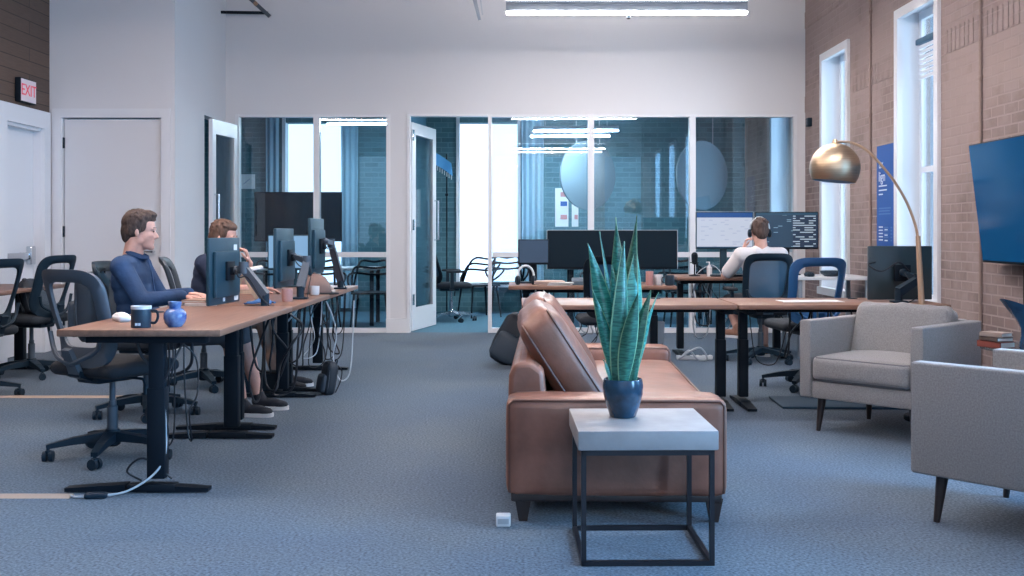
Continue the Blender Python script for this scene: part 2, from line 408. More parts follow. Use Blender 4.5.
for i in range(0, 10, 2): b.span((xs[i], -4.2, .5), (xs[i+1], -4.05, 3.3))
struct('wall_front', b, W_WHITE, 'white wall with tall openings opposite the meeting rooms', 'wall')

# windows in the brick wall
SHADE = mat('white roller blind fabric', (.72, .75, .80), .9)
DKBLUE = mat('dark blue bar', (.02, .09, .16), .5)
def brick_window(n, a, c, label, blind=False):
    w = thing('window_%d' % n, label, 'window', (XR, (a+c)/2, WZ0), kind='structure')
    hw = (c-a)/2; H = WZ1-WZ0; cs = .085
    f = MB()
    f.span((-.03, -hw, .04), (.02, -hw+cs, H)).span((-.03, hw-cs, .04), (.02, hw, H)).span((-.03, -hw+cs, H-cs), (.02, hw-cs, H)).span((-.06, -hw, -.04), (.02, hw, .04))
    f.build('casing', W_TRIM, w, smooth=False)
    f = MB().span((.02, -hw, 0), (.2, -hw+.02, H)).span((.02, hw-.02, 0), (.2, hw, H)).span((.02, -hw+.02, H-.02), (.2, hw-.02, H)).span((.02, -hw+.02, 0), (.2, hw-.02, .02))
    f.build('reveal', W_TRIM, w, smooth=False)
    f = MB().span((.19, -hw+.02, .02), (.23, -hw+.08, H-.02)).span((.19, hw-.08, .02), (.23, hw-.02, H-.02)).span((.19, -hw+.08, H-.09), (.23, hw-.08, H-.02)).span((.19, -hw+.08, .02), (.23, hw-.08, .10)).span((.19, -hw+.08, 1.18), (.23, hw-.08, 1.23))
    f.build('sash', W_TRIM, w, smooth=False)
    MB().span((.205, -hw+.05, .05), (.212, hw-.05, H-.05)).build('pane', PANE, w, smooth=False)
    if blind:
        MB().span((.12, -hw+.06, H-.33), (.165, hw-.12, H-.28), bev=.006).build('shade_cassette', DKBLUE, w)
        q = MB()
        for k in range(7): q.span((.14, -hw+.08, H-.37-k*.045), (.16, hw-.14, H-.34-k*.045), bev=.004)
        q.build('shade_slats', SHADE, w)
names = {13.47: (3, 'white window of the meeting room in the brick wall, seen through glass'),
         11.07: (1, 'tall white window in the brick wall by the meeting room glazing'),
         8.69: (2, 'tall white window in the brick wall beside the blue poster'),
         3.9: (4, 'tall white window in the brick wall past the wall screen'), 1.5: (5, 'tall white window in the brick wall, second past the wall screen'), -.9: (6, 'tall white window in the brick wall, furthest past the wall screen')}
for a, c in wins:
    n, l = names[a]; brick_window(n, a, c, l, blind=(n == 2))
# outer windows of the meeting rooms
for n, (a, c), l in ((7, ow[0], 'bright outer window behind the wide black screen'), (8, ow[1], 'bright outer window behind the open glass door')):
    w = thing('window_%d' % n, l, 'window', ((a+c)/2, YW, .40), kind='structure'); hw = (c-a)/2
    f = MB().span((-hw, -.03, 0), (-hw+.05, .2, 2.60)).span((hw-.05, -.03, 0), (hw, .2, 2.60)).span((-hw+.05, -.03, 2.55), (hw-.05, .2, 2.60)).span((-hw+.05, -.06, -.03), (hw-.05, .2, .04))
    f.build('casing', W_TRIM, w, smooth=False)
    MB().span((-hw+.05, .15, .03), (hw-.05, .157, 2.57)).build('pane', PANE, w, smooth=False)
# meeting room glazing
def glazing(n, label, xs, z0, z1, rail):
    w = thing('window_%d' % n, label, 'window', (0, YB, 0), kind='structure')
    f = MB(); a, c = xs[0], xs[-1]
    f.span((a, .0, 0), (c, .10, .055)).span((a, .0, z1-.03), (c, .10, z1)).span((a-.01, .0, 0), (a+.01, .10, z1)).span((c-.01, .0, 0), (c+.01, .10, z1))
    f.build('frame', W_TRIM, w, smooth=False)
    for i, x in enumerate(xs):
        h = .035 if 0 < i < len(xs)-1 else .022
        MB().span((x-h, -.012, .0), (x+h, .11, z1)).build('mullion', W_TRIM, w, smooth=False)
    for p, q in zip(xs, xs[1:]):
        MB().span((p+.03, .01, rail-.03), (q-.03, .09, rail+.03)).build('rail', W_TRIM, w, smooth=False)
        MB().span((p+.02, .045, .05), (q-.02, .053, rail-.02)).build('pane', GLASS, w, smooth=False)
        MB().span((p+.02, .045, rail+.02), (q-.02, .053, z1-.02)).build('pane', GLASS, w, smooth=False)
glazing(9, 'white framed two bay glazing in front of the wide black screen', [-3.345, -2.40, -1.545], 0, 2.60, .93)
glazing(10, 'white framed glazing of the meeting room between glass door and brick wall', [-.335, .87, 2.08, 3.30], 0, 2.60, .93)

# doors
d = thing('door_1', 'plain white flush door in the white wall beside the plank wall', 'door', (-4.12, YF, 0), kind='structure')
MB().span((-.49, .03, .005), (.49, .075, 2.345), bev=.003).build('leaf', W_WHITE, d, smooth=False)
MB().span((-.60, -.018, 0), (-.505, .12, 2.36)).span((.505, -.018, 0), (.60, .12, 2.36)).span((-.60, -.018, 2.36), (.60, .10, 2.45)).build('casing', W_TRIM, d, smooth=False)
for z in (.25, 1.15, 2.05): MB().span((-.52, .005, z), (-.485, .034, z+.11), bev=.003).build('hinge', PLASTIC, d)
MB().cyl((.42, .03, 1.0), (.42, -.05, 1.0), .012).bar((.42, -.045, 1.0), (.31, -.045, 1.0), .02, .016).build('handle', CHROME, d)
d = thing('door_2', 'white side door with narrow glass standing ajar beside the glazing', 'door', (-3.335, 12.70, 0), R(84), kind='structure')
L = .76   # leaf runs along local -x
b = MB().span((-L, -.022, .01), (-L+.10, .022, 2.46)).span((-.10, -.022, .01), (0, .022, 2.46)).span((-L+.1, -.022, 2.3), (-.1, .022, 2.46)).span((-L+.1, -.022, .01), (-.1, .022, .26))
b.build('leaf', W_TRIM, d, smooth=False); MB().span((-L+.09, -.005, .25), (-.09, .005, 2.31)).build('pane', GLASS, d, smooth=False)
MB().tube([(-L+.06, -.022, 1.15), (-L+.06, -.07, 1.15), (-L+.06, -.07, 1.62), (-L+.06, -.022, 1.62)], .011).build('handle', CHROME, d)
d = thing('door_3', 'wide white door in the plank wall under the exit sign', 'door', (XL, 10.32, 0), kind='structure')
MB().span((-.02, -.54, 0), (.035, -.39, 2.23)).span((-.02, .39, 0), (.035, .53, 2.23)).span((-.02, -.54, 2.23), (.035, .53, 2.40)).build('casing', W_TRIM, d, smooth=False)
MB().span((-.14, -.40, 0), (0, -.385, 2.24)).span((-.14, .385, 0), (0, .40, 2.24)).span((-.14, -.385, 2.2), (0, .385, 2.24)).build('jamb', W_TRIM, d, smooth=False)
MB().span((-.12, -.38, .01), (-.075, .38, 2.2)).build('leaf', W_TRIM, d, smooth=False)
MB().span((-.075, -.34, .93), (-.03, .34, 1.0), bev=.008).span((-.075, .22, .88), (-.02, .32, 1.06), bev=.01).build('push_bar', CHROME, d)
d = thing('door_4', 'tall white framed glass door standing open into the meeting room', 'door', (-1.29, YB+.12, 0), R(77), kind='structure')
L = .95
b = MB().span((0, -.022, .01), (.13, .022, 2.52)).span((L-.13, -.022, .01), (L, .022, 2.52)).span((.13, -.022, 2.38), (L-.13, .022, 2.52)).span((.13, -.022, .01), (L-.13, .022, .28))
b.build('leaf', W_TRIM, d, smooth=False); MB().span((.12, -.005, .27), (L-.12, .005, 2.39)).build('pane', GLASS, d, smooth=False)
MB().tube([(L-.07, -.022, 1.1), (L-.07, -.075, 1.1), (L-.07, -.075, 1.6), (L-.07, -.022, 1.6)], .012).build('handle', CHROME, d)
for z in (.32, 1.22, 2.30): MB().span((-.012, -.034, z), (.05, -.02, z+.13), bev=.003).build('hinge', CHROME, d)
MB().span((-1.335+1.29, .02, 0), (-1.285+1.29, .03, .01)).build('threshold', W_TRIM, d)
struct('trim_2', MB().span((-1.32, YB-.012, 0), (-1.285, YB+.12, 2.58)).span((-1.32, YB-.012, 2.58), (-.36, YB+.12, 2.605)), W_TRIM, 'white frame around the opening of the glass door', 'trim')

# exit sign, conduits, poster
SIGNW = mat('sign face white', (.75, .66, .68), .5)
RED = mat('sign red', (.55, .05, .09), .5, emit=(.9, .08, .12), estr=.25)
s = thing('exit_sign', 'small white box sign reading EXIT in red on the plank wall', 'sign', (XL, 10.31, 2.43+.12))
MB().span((0, -.165, -.115), (.055, .165, .115), bev=.006).build('housing', BLACK, s)
MB().span((.055, -.155, -.105), (.058, .155, .105)).build('face', SIGNW, s)
lettering('letters', 'EXIT', .155, RED, s, (.060, 0, 0), (R(90), 0, R(90)), .001)
PIPE = mat('painted conduit', (.30, .22, .20), .6)
for y, l in ((10.40, 'thin painted conduit running up the brick wall by the blue poster'), (7.92, 'thin painted conduit running up the brick wall behind the wall screen')):
    o = thing('conduit', l, 'pipe', (XR-.014, y, .02))
    MB().cyl((0, 0, 0), (0, 0, ZC-.03), .012, n=8).build('pipe', PIPE, o)
    for z in (.4, 1.3, 2.3, 3.3): MB().span((-.016, -.02, z), (.012, .02, z+.03), bev=.003).build('clip', PIPE, o)
BLUEP = mat('royal blue print', (.006, .075, .33), .6)
INK = mat('white print', (.60, .68, .80), .6)
p = thing('poster', 'narrow royal blue poster with white text on the brick wall', 'poster', (XR-.012, 9.95, 1.05))
MB().span((0, -.26, 0), (.008, .26, .96)).build('sheet', BLUEP, p, smooth=False)
for t, sz, y, z in (('ux', .12, .20, .785), ('lign', .135, .205, .665)):
    lettering('lettering', t, sz, INK, p, (-.0015, y, z), (R(90), 0, R(-90)), .001, 'LEFT')
FAINT = mat('faint print', (.06, .16, .42), .6)
for k, (y0, y1, z, m_) in enumerate([(.20, -.02, .575, INK), (.20, -.02, .535, INK), (.20, .09, .497, INK), (.20, -.13, .365, FAINT), (.20, -.10, .34, FAINT), (.20, -.12, .312, FAINT)] +
        [(.20, .09, .19-.030*j, INK) for j in range(5)] + [(.06, -.06, .185-.030*j, FAINT) for j in range(4)] + [(.04, -.04, .165-.05*j, INK) for j in range(3)] + [(-.12, -.16, .185-.030*j, FAINT) for j in range(5)]):
    MB().span((-.002, min(y0, y1), z), (.0, max(y0, y1), z+.012)).build('text_line', m_, p, smooth=False)
o = thing('wall_outlet_box', 'small dark metal box high on the brick wall by the corner', 'electrical box', (XR-.02, 12.55, 2.48))
MB().span((-.03, -.055, -.05), (.02, .055, .05), bev=.006).build('body', PLASTIC, o); MB().span((-.034, -.03, -.03), (-.03, .03, .03), bev=.002).build('cover', GREYPL, o)

# pendant lights
LITE = mat('lit diffuser', (1, 1, 1), .5, emit=(1.0, .89, .84), estr=PEND)
LITE_UP = mat('lit upper slot', (1, 1, 1), .5, emit=(.9, .95, 1.0), estr=5)
ALU = mat('pale aluminium', (.26, .31, .37), .5)
LITE_W = mat('lit warm fill diffuser', (1, 1, 1), .5, emit=(1.0, .79, .69), estr=PEND)
def pendant(y, label, x=1.08, lite=None):
    t = thing('pendant_light', label, 'light', (x, y, 3.37), group='linear pendant lights')
    MB().span((-1.2, -.04, .02), (1.2, .04, .125), bev=.004).build('housing', ALU, t)
    MB().span((-1.195, -.042, .0), (1.195, .042, .018)).build('diffuser', lite or LITE, t, smooth=False)
    MB().span((-1.195, -.035, .125), (1.195, .035, .14)).build('upper_slot', LITE_UP, t, smooth=False)
    for x in (-1.0, 1.0): MB().cyl((x, 0, .13), (x, 0, ZC-3.37), .004, n=6).build('cable', CABLE_W, t)
    return t
t0 = pendant(10.7, 'slim linear pendant light hanging before the white back wall')
MB().lathe([(.012, 0), (.022, .008), (.022, .03), (.01, .04)], (.02, 0, -.05), 12).build('sensor', PLASTIC, t0)
lab = ['slim linear pendant light hanging over the long walnut desks', 'slim linear pendant light hanging over the leather sofa', 'slim linear pendant light hanging over the side table', 'slim linear pendant light hanging towards the white front wall', 'slim linear pendant light closest to the white front wall']
for y, l in zip((8.0, 5.0, -2.4, -3.6), [lab[0], lab[1], lab[3], lab[4]]): pendant(y, l)
pendant(7.2, 'added fill pendant light over the desks of the two men, towards the white door', -2.7, LITE_W)  # unseen row added to lift and warm this side of the room
pendant(4.8, 'added fill pendant light over the desk with the mug', -2.7, LITE_W)
def fill_pendant(x, y, z, label):  # lamps added to brighten the dark meeting rooms, placed along pale streaks
    t = thing('pendant_light', label, 'light', (x, y, z), R(-4), 'added fill pendants of the meeting rooms')
    MB().span((-.55, -.03, .015), (.55, .03, .07), bev=.004).build('housing', ALU, t); MB().span((-.545, -.032, 0), (.545, .032, .015)).build('diffuser', LITE_FILL, t, smooth=False)
    for sx in (-.4, .4): MB().cyl((sx, 0, .07), (sx, 0, 3.0-z), .004, n=6).build('cable', CABLE_W, t)
LITE_FILL = mat('lit fill diffuser', (1, 1, 1), .5, emit=(.80, .92, 1.0), estr=PEND_FILL)
fill_pendant(-2.05, 14.6, 2.66, 'added fill pendant light of the meeting room with the wide black screen')
fill_pendant(.75, 13.9, 2.50, 'added fill pendant light of the meeting room above the round discs')
fill_pendant(.72, 14.9, 2.52, 'added fill pendant light of the meeting room deeper behind the round discs')
# ceiling brackets at the top edge
o = thing('ceiling_bracket', 'dark rod bracket with angled strut in the corner by the white side wall', 'bracket', (-3.05, 12.6, 3.777))
MB().cyl((-.43, 0, 0), (.12, 0, -.01), .018, n=10).build('rod', BLACK, o)
MB().bar((.14, 0, -.05), (-.38, 0, .423), .04, .045).build('strut', GREYPL, o); MB().lathe([(.026, -.03), (.026, .03)], (-.02, 0, .095), 12, m=rotm((R(90), 0, 0))).build('pivot', mat('worn brass', (.3, .2, .14), .5, metal=.6), o)
o = thing('ceiling_bracket', 'pale tapered hanger tip hanging from the ceiling near the pendant', 'bracket', (-.42, 10.9, 3.35))
MB().bar((.03, 0, 0), (-.08, 0, .45), .03, .03, .07, .05).build('strut', ALU, o); MB().bar((-.08, 0, .45), (-.08, 0, ZC-3.35), .02, .02).build('hanger', ALU, o)
MB().bar((.06, 0, .05), (.02, 0, .35), .015, .015).build('stay', CABLE_W, o)
# ------------------------------------------------------------------ furniture makers
def desk(label, cx, cy, L, D, z, rz=0.0, foot=.66, group=None, thick=.032, legin=.13, off=0.0, li2=None):
    t = thing('sit_stand_desk', label, 'desk', (cx, cy, 0), rz, group)
    MB().box((0, 0, z-thick/2), (L, D, thick), bev=.006).build('tabletop', WOOD, t)
    for sx in (-1, 1):
        x = sx*(L/2-(li2 if (li2 is not None and sx > 0) else legin)); o_ = off
        lg = MB().box((x, -o_, z*.5+.03), (.055, .072, z-.10), bev=.006).box((x, -o_, z*.36), (.064, .084, z*.55), bev=.006).box((x, 0, z-.055), (.07, D*.75, .03), bev=.004).build('leg', BLACK, t)
        f = MB(); f.box((x, -o_*.5, .022), (.075, .22, .034), bev=.006)
        for sy in (-1, 1): f.bar((x, o_+sy*.05, .022), (x, o_+sy*foot/2, .014), .072, .036, .062, .016)
        f.build('foot', BLACK, lg)
    MB().box((0, .0, z-.058), (L-.24, .05, .035), bev=.004).build('crossbeam', BLACK, t)
    MB().box((.12, .1, z-.055), (.30, .09, .04), bev=.006).build('control_box', PLASTIC, t)
    MB().lathe([(.0, 0), (.035, 0), (.035, .004), (.028, .006), (.0, .006)], (L*.18, D*.36, z), 20).build('grommet', PLASTIC, t)
    return t

def backS(u, v, hw0=.205, hw1=.235, z0=.50, H=.51):
    hw = hw0+(hw1-hw0)*v
    y = -.225-.115*v*v+.02*v-.03*u*u*-1.6+.03*math.exp(-((v-.22)/.2)**2)
    return V((u*hw, y, z0+v*H))
def ringpt(t, ku, kv0, kv1, n):
    c, s_ = math.cos(t), math.sin(t); e = 2/n
    u = math.copysign(abs(c)**e, c)*ku; v = math.copysign(abs(s_)**e, s_)
    return u, (kv0+kv1)/2 + v*(kv1-kv0)/2
def task_chair(label, loc, rz, frame=PLASTIC, meshm=MESH_OPEN, group='mesh back task chairs', arms=False, base_m=PLASTIC, waist=0.0, fat=.78):
    t = thing('task_chair', label, 'chair', loc, rz, group)
    b = MB(); b.lathe([(.03, .06), (.042, .07), (.045, .13), (.034, .15)], n=20)
    cas = []
    for k in range(5):
        a = 2*PI*k/5+.3; d = V((math.cos(a), math.sin(a), 0))
        b.bar(d*.02+V((0, 0, .115)), d*.20+V((0, 0, .100)), .062, .05, .048, .036); b.bar(d*.195+V((0, 0, .100)), d*.325+V((0, 0, .078)), .048, .036, .034, .022)
        cas.append(d*.315)
    b.build('star_base', base_m, t)
    for k, p in enumerate(cas):
        c = MB(); a = 1.1*k+.5; ax = V((math.cos(a), math.sin(a), 0))
        for sg in (-1, 1): c.cyl(p+ax*(sg*.006)+V((0, 0, .028)), p+ax*(sg*.026)+V((0, 0, .028)), .028, n=16)
        c.cyl(p+V((0, 0, .03)), p+V((0, 0, .085)), .009, n=8); c.box(p+V((0, 0, .052)), (.03, .03, .016), rot=(0, 0, a), bev=.004)
        c.build('caster', PLASTIC, t)
    MB().lathe([(.027, .12), (.027, .27), (.020, .275), (.020, .30)], n=16).lathe([(.016, .29), (.016, .43)], n=14).build('gas_lift', GREYPL if base_m is not CHROME else CHROME, t)
    MB().box((0, -.03, .435), (.17, .26, .05), bev=.012).bar((0, -.12, .43), (0, -.24, .47), .07, .035, .09, .03).build('mechanism', PLASTIC, t)
    MB().tube([(.07, .02, .43), (.20, .03, .425), (.235, .02, .39)], .007).cyl((.235, .02, .40), (.24, .015, .35), .012, n=8).build('lever', PLASTIC, t)
    MB().cushion((0, .02, .483), (.49, .47, .07), r=.034, bulge=.012).build('seat', SEATFAB, t)
    # back frame: closed band around an opening
    f = MB(); N = 56; rings = []
    for i in range(N):
        a = 2*PI*i/N
        uo, vo = ringpt(a, 1, 0, 1, 5); ui, vi = ringpt(a, fat, .20, .87, 5)
        w = 1-waist*math.sin(PI*min(1, max(0, vo)))*.5; uo *= w; ui *= 1-waist*math.sin(PI*vi)*.9
        po, pi = backS(uo, vo), backS(ui, vi); n = V((0, .016, 0))
        rings.append([f.bm.verts.new(p) for p in (po+n*.6, (po+pi)/2+n*1.3, pi+n*.6, pi-n*.6, (po+pi)/2-n*1.3, po-n*.6)])
    for i in range(N):
        A, B = rings[i], rings[(i+1) % N]
        for k in range(6): f.bm.faces.new((A[k], A[(k+1) % 6], B[(k+1) % 6], B[k]))
    bk = f.build('backrest', frame, t, ang=60)
    m = MB(); cen = m.bm.verts.new(backS(0, .53)); prev = None; first = None; loops = []
    for q in (.35, .7, 1.0):
        loops.append([m.bm.verts.new(backS(ringpt(2*PI*i/N, fat, .20, .87, 5)[0]*(1-waist*math.sin(PI*ringpt(2*PI*i/N, 1, .20, .87, 5)[1])*.9)*q*1.02, .53+(ringpt(2*PI*i/N, fat, .20, .87, 5)[1]-.53)*q*1.01)) for i in range(N)])
    for i in range(N):
        m.bm.faces.new((cen, loops[0][i], loops[0][(i+1) % N]))
        for a, c in zip(loops, loops[1:]): m.bm.faces.new((a[i], c[i], c[(i+1) % N], a[(i+1) % N]))
    m.build('mesh_panel', meshm, bk)
    s = MB(); s.bar((0, -.22, .455), (0, -.285, .60), .085, .03, .06, .025)
    for sg in (-1, 1): s.tube(spline([(0, -.26, .52), (sg*.09, -.265, .55), (sg*.17, -.235, .60), (sg*.195, -.235, .68)]), .013, 8)
    s.build('back_support', frame, t)
    if arms:
        for sg in (-1, 1):
            ar = MB().bar((sg*.16, -.02, .435), (sg*.27, -.02, .46), .05, .025).bar((sg*.27, -.02, .45), (sg*.275, -.02, .66), .05, .03, .04, .025).build('armrest', PLASTIC, t)
            MB().cushion((sg*.275, .03, .675), (.085, .26, .03), r=.014, bulge=.003, n=6).build('arm_pad', SEATFAB, ar)
    return t

def screen_mat(kind):
    m = bpy.data.materials.new('display '+kind); m.use_nodes = True
    nt = m.node_tree; b = nt.nodes['Principled BSDF']; b.inputs['Roughness'].default_value = .25; b.inputs['Base Color'].default_value = (.01, .012, .02, 1)
    tc = nt.nodes.new('ShaderNodeTexCoord'); sp = nt.nodes.new('ShaderNodeSeparateXYZ'); nt.links.new(tc.outputs['UV'], sp.inputs[0])
    def math_(op, a, bv):
        n = nt.nodes.new('ShaderNodeMath'); n.operation = op
        for i, x in enumerate((a, bv)):
            if isinstance(x, (int, float)): n.inputs[i].default_value = x
            else: nt.links.new(x, n.inputs[i])
        return n.outputs[0]
    def mix(f, a, c):
        x = nt.nodes.new('ShaderNodeMix'); x.data_type = 'RGBA'
        if isinstance(f, float): x.inputs['Factor'].default_value = f
        else: nt.links.new(f, x.inputs['Factor'])
        for k, v in (('A', a), ('B', c)):
            if isinstance(v, tuple): x.inputs[k].default_value = (*v, 1)
            else: nt.links.new(v, x.inputs[k])
        return x.outputs['Result']
    U, Vv = sp.outputs['X'], sp.outputs['Y']
    def rows(n, seed, cover):    # rows of text: random run lengths
        row = math_('FLOOR', math_('MULTIPLY', Vv, n), 0); fr = math_('FRACT', math_('MULTIPLY', Vv, n), 0)
        cb = nt.nodes.new('ShaderNodeCombineXYZ'); nt.links.new(math_('FLOOR', math_('MULTIPLY', U, 14.0), 0), cb.inputs[0]); nt.links.new(row, cb.inputs[1]); cb.inputs[2].default_value = seed
        wn = nt.nodes.new('ShaderNodeTexWhiteNoise'); nt.links.new(cb.outputs[0], wn.inputs['Vector'])
        on = math_('LESS_THAN', wn.outputs['Value'], cover)
        return math_('MULTIPLY', on, math_('MULTIPLY', math_('GREATER_THAN', fr, .3), math_('LESS_THAN', fr, .75)))
    if kind == 'document':
        page = mix(math_('MULTIPLY', rows(16.0, 2.0, .16), math_('LESS_THAN', Vv, .8)), (.60, .66, .80), (.50, .56, .72))
        col = mix(math_('GREATER_THAN', Vv, .86), page, (.02, .09, .30)); col = mix(math_('LESS_THAN', Vv, .02), col, (.03, .09, .20))
    else:
        code = mix(math_('MULTIPLY', rows(15.0, 5.0, .62), math_('LESS_THAN', U, .97)), (.015, .03, .06), (.42, .52, .62))
        side = mix(rows(22.0, 9.0, .10), (.02, .05, .09), (.22, .35, .45))
        col = mix(math_('GREATER_THAN', U, .60), side, code); col = mix(math_('GREATER_THAN', Vv, .93), col, (.02, .07, .12))
    nt.links.new(col, b.inputs['Emission Color']); b.inputs['Emission Strength'].default_value = .55
    return m

def monitor(label, loc, rz, w, h, scr=None, tilt=0.0, stand=0.0, shell=HOUSING, group=None, thick=.022, bulge=True, edge=None):
    """local: display faces -Y, panel centre at height stand + h/2 (or at the origin without a stand)"""
    t = thing('monitor', label, 'monitor', loc, rz, group)
    zc = stand+h/2 if stand else 0.0
    b = MB().box((0, thick/2, zc), (w, thick, h), bev=.006)
    if bulge: b.cushion((0, thick+.008, zc-.02), (w*.80, .035, h*.70), r=.014, bulge=0, n=6)
    bd = b.build('housing', shell, t)
    m = MB(); x0, x1, z0, z1 = -w/2+.009, w/2-.009, zc-h/2+.018, zc+h/2-.009
    m.sheet(lambda u, v: (x0+(x1-x0)*u, -.0025, z0+(z1-z0)*v), 1, 1); m.build('screen', scr or SCREEN_OFF, t, smooth=False)
    if edge: MB().box((0, .004, zc+h/2+.002), (w, .008, .004)).box((-w/2-.002, .004, zc), (.004, .008, h)).box((w/2+.002, .004, zc), (.004, .008, h)).build('bezel', edge, t, smooth=False)
    if stand:
        MB().box((0, .055, stand*.5+h*.18), (.07, .03, stand+h*.36-.01), bev=.008).build('stand_neck', shell, t)
        MB().box((0, .05, .006), (.26, .19, .012), bev=.005).build('stand_foot', shell, t)
    else:
        MB().box((0, thick+.032, 0), (.115, .02, .115), bev=.004).box((0, thick+.05, 0), (.05, .03, .05), bev=.006).build('mount_plate', BLACK, t)
    return t
def monitor_arm(label, foot, elbow, head, group='clamp on monitor arms', m=GREYPL):
    f, e, h = V(foot), V(elbow), V(head)
    t = thing('monitor_mount', label, 'monitor arm', foot, 0, group); o = f
    MB().box((0, 0, .008), (.10, .09, .014), bev=.005).cyl((0, 0, .01), (0, 0, .09), .026, n=16).box((0, 0, -.045), (.05, .05, .03), bev=.004).cyl((0, 0, -.05), (0, 0, .0), .012, n=10).build('clamp', PLASTIC, t)
    a = MB().bar(V((0, 0, .075)), e-o, .058, .05, .046, .04, up=(0, 1, .3)).cyl(e-o+V((0, 0, -.035)), e-o+V((0, 0, .035)), .030, n=16)
    a.build('lower_arm', m, t)
    d = h-o; a = MB().bar(e-o, d, .044, .04, .034, .03).ell(d, .026); a.build('upper_arm', m, t)
    # loose cable along the arm
    MB().tube(spline([d+V((.0, -.03, 0)), (e-o+d)/2+V((0, -.03, -.05)), e-o+V((.03, -.02, -.06)), (e-o)*.5+V((.04, -.02, -.05)), V((.05, -.03, .0))]), .004, 6).build('cable', CABLE, t)
    return t

def cable(label, pts, r=.004, m=CABLE, name='cable', cat='cable', group=None, n=8):
    P = spline(pts, n); o = MB().tube(P, r, 7).build(name, m); return tag(o, label, cat, group)

FAB_BP = mat('backpack nylon', (.018, .028, .042), .6, bump=.2, bscale=200)
FAB_BP2 = mat('backpack panel grey', (.03, .05, .075), .55)
def backpack(label, loc, rz, lean=0.0, sc=1.0, group='backpacks', roll=0.0):
    t = thing('backpack', label, 'backpack', loc, rz, group); t.rotation_euler = (lean, roll, rz); t.scale = (sc,)*3
    def sh(p):
        return p
    b = MB().cushion((0, 0, .23), (.31, .17, .46), r=.075, bulge=.02, n=10, wob=.006, seed=3); b.build('body', FAB_BP, t)
    MB().cushion((0, -.095, .15), (.25, .07, .24), r=.03, bulge=.015, n=8, wob=.004, seed=5).build('front_pocket', FAB_BP2, t)
    MB().tube(spline([(-.14, -.04, .04), (-.155, -.05, .2), (-.12, -.055, .40), (0, -.055, .455), (.12, -.055, .40), (.155, -.05, .2), (.14, -.04, .04)]), .006, 6).build('zip', GREYPL, t)
    for sx in (-1, 1): MB().tube(spline([(sx*.09, .07, .43), (sx*.10, .14, .36), (sx*.115, .135, .2), (sx*.13, .085, .05)]), .022, 8, flat=.4).build('strap', FAB_BP, t)
    MB().tube(spline([(-.04, .07, .44), (-.03, .075, .50), (.03, .075, .50), (.04, .07, .44)]), .009, 8).build('handle', FAB_BP, t)
    return t

# ------------------------------------------------------------------ walnut desks
desk('long walnut sit-stand desk closest to the carpet edge, with mug and blue jar', -1.71, 5.615, 1.55, .74, .76, R(90), off=.045)
desk('walnut sit-stand desk where the man in the blue shirt works', -1.74, 7.17, 1.54, .70, .74, R(90), foot=.60, off=.03)
desk('walnut sit-stand desk with the brown cap, its end towards the glazing', -1.76, 8.72, 1.52, .70, .73, R(90), foot=.60, off=.02)
desk('walnut desk behind the leather sofa, its end beside the sofa cushions', .735, 7.46, 1.42, .76, .72, foot=.62, legin=.10, li2=.04)
desk('walnut desk behind the grey armchair, with the turned monitor', 2.155, 7.46, 1.40, .76, .72, foot=.62, legin=.105)
desk('far walnut desk with the extra wide black monitor', .63, 9.43, 1.42, .74, .745, legin=.15)
desk('far walnut desk where the person in white works at two screens', 2.05, 10.48, 1.10, .74, .775, foot=.62, legin=.08)
desk('walnut desk against the plank wall behind two mesh chairs', -4.35, 8.75, 1.55, .70, .74, R(90))

# ------------------------------------------------------------------ task chairs
task_chair('empty open mesh chair tucked at the desk with the mug', (-2.165, 5.74, 0), R(-30), frame=GREYPL, fat=.72)
task_chair('mesh chair under the man in the blue shirt', (-2.43, 7.05, 0), R(-90), meshm=MESH_DARK)
task_chair('mesh chair behind the man in the navy T-shirt', (-2.42, 8.28, 0), R(-78), frame=GREYPL)
task_chair('mesh chair at the plank wall desk, its back cut by the picture edge', (-3.94, 7.75, 0), R(75), frame=PLASTIC)
task_chair('mesh chair with a bag on its seat, below the white door', (-4.05, 8.95, 0), R(76), frame=PLASTIC, fat=.7)
task_chair('black high back chair at the desk with the extra wide monitor', (.74, 8.85, 0), R(2), meshm=MESH_DARK, frame=BLACK)
task_chair('dark mesh chair under the person in white', (2.24, 9.93, 0), R(4), meshm=MESH_DARK, frame=PLASTIC, arms=True)
task_chair('empty blue framed mesh chair beside the person in white', (2.215, 8.30, 0), R(8), frame=NAVYPL, fat=.76, waist=.08)

# ------------------------------------------------------------------ leather sofa
LEATHER = mat('chestnut leather', (.225, .102, .072), .38, spec=.35, var=.26, vscale=5, bump=.3, bscale=14)
PIPING = mat('leather piping', (.12, .055, .040), .4)
DKWOOD = mat('dark stained wood', (.025, .018, .018), .45)
def box_edges(a, c, r=.006):
    a, c = V(a), V(c); return [(a.x, a.y, c.z), (c.x, a.y, c.z), (c.x, c.y, c.z), (a.x, c.y, c.z)]
so = thing('sofa', 'chestnut brown leather sofa on dark tapered legs behind the side table', 'sofa', (-.05, 4.43, 0), R(-1.6))
Wd, Ln = .91, 2.25
MB().span((.02, .02, .085), (Wd-.02, Ln-.02, .12), bev=.006).build('plinth_frame', DKWOOD, so)
for x in (.07, Wd-.05):
    for y in (.05, Ln-.06): MB().bar((x, y, .10), (x+(.0 if x < .5 else .0), y, 0), .07, .05, .035, .03, up=(0, 1, 0)).build('leg', DKWOOD, so)
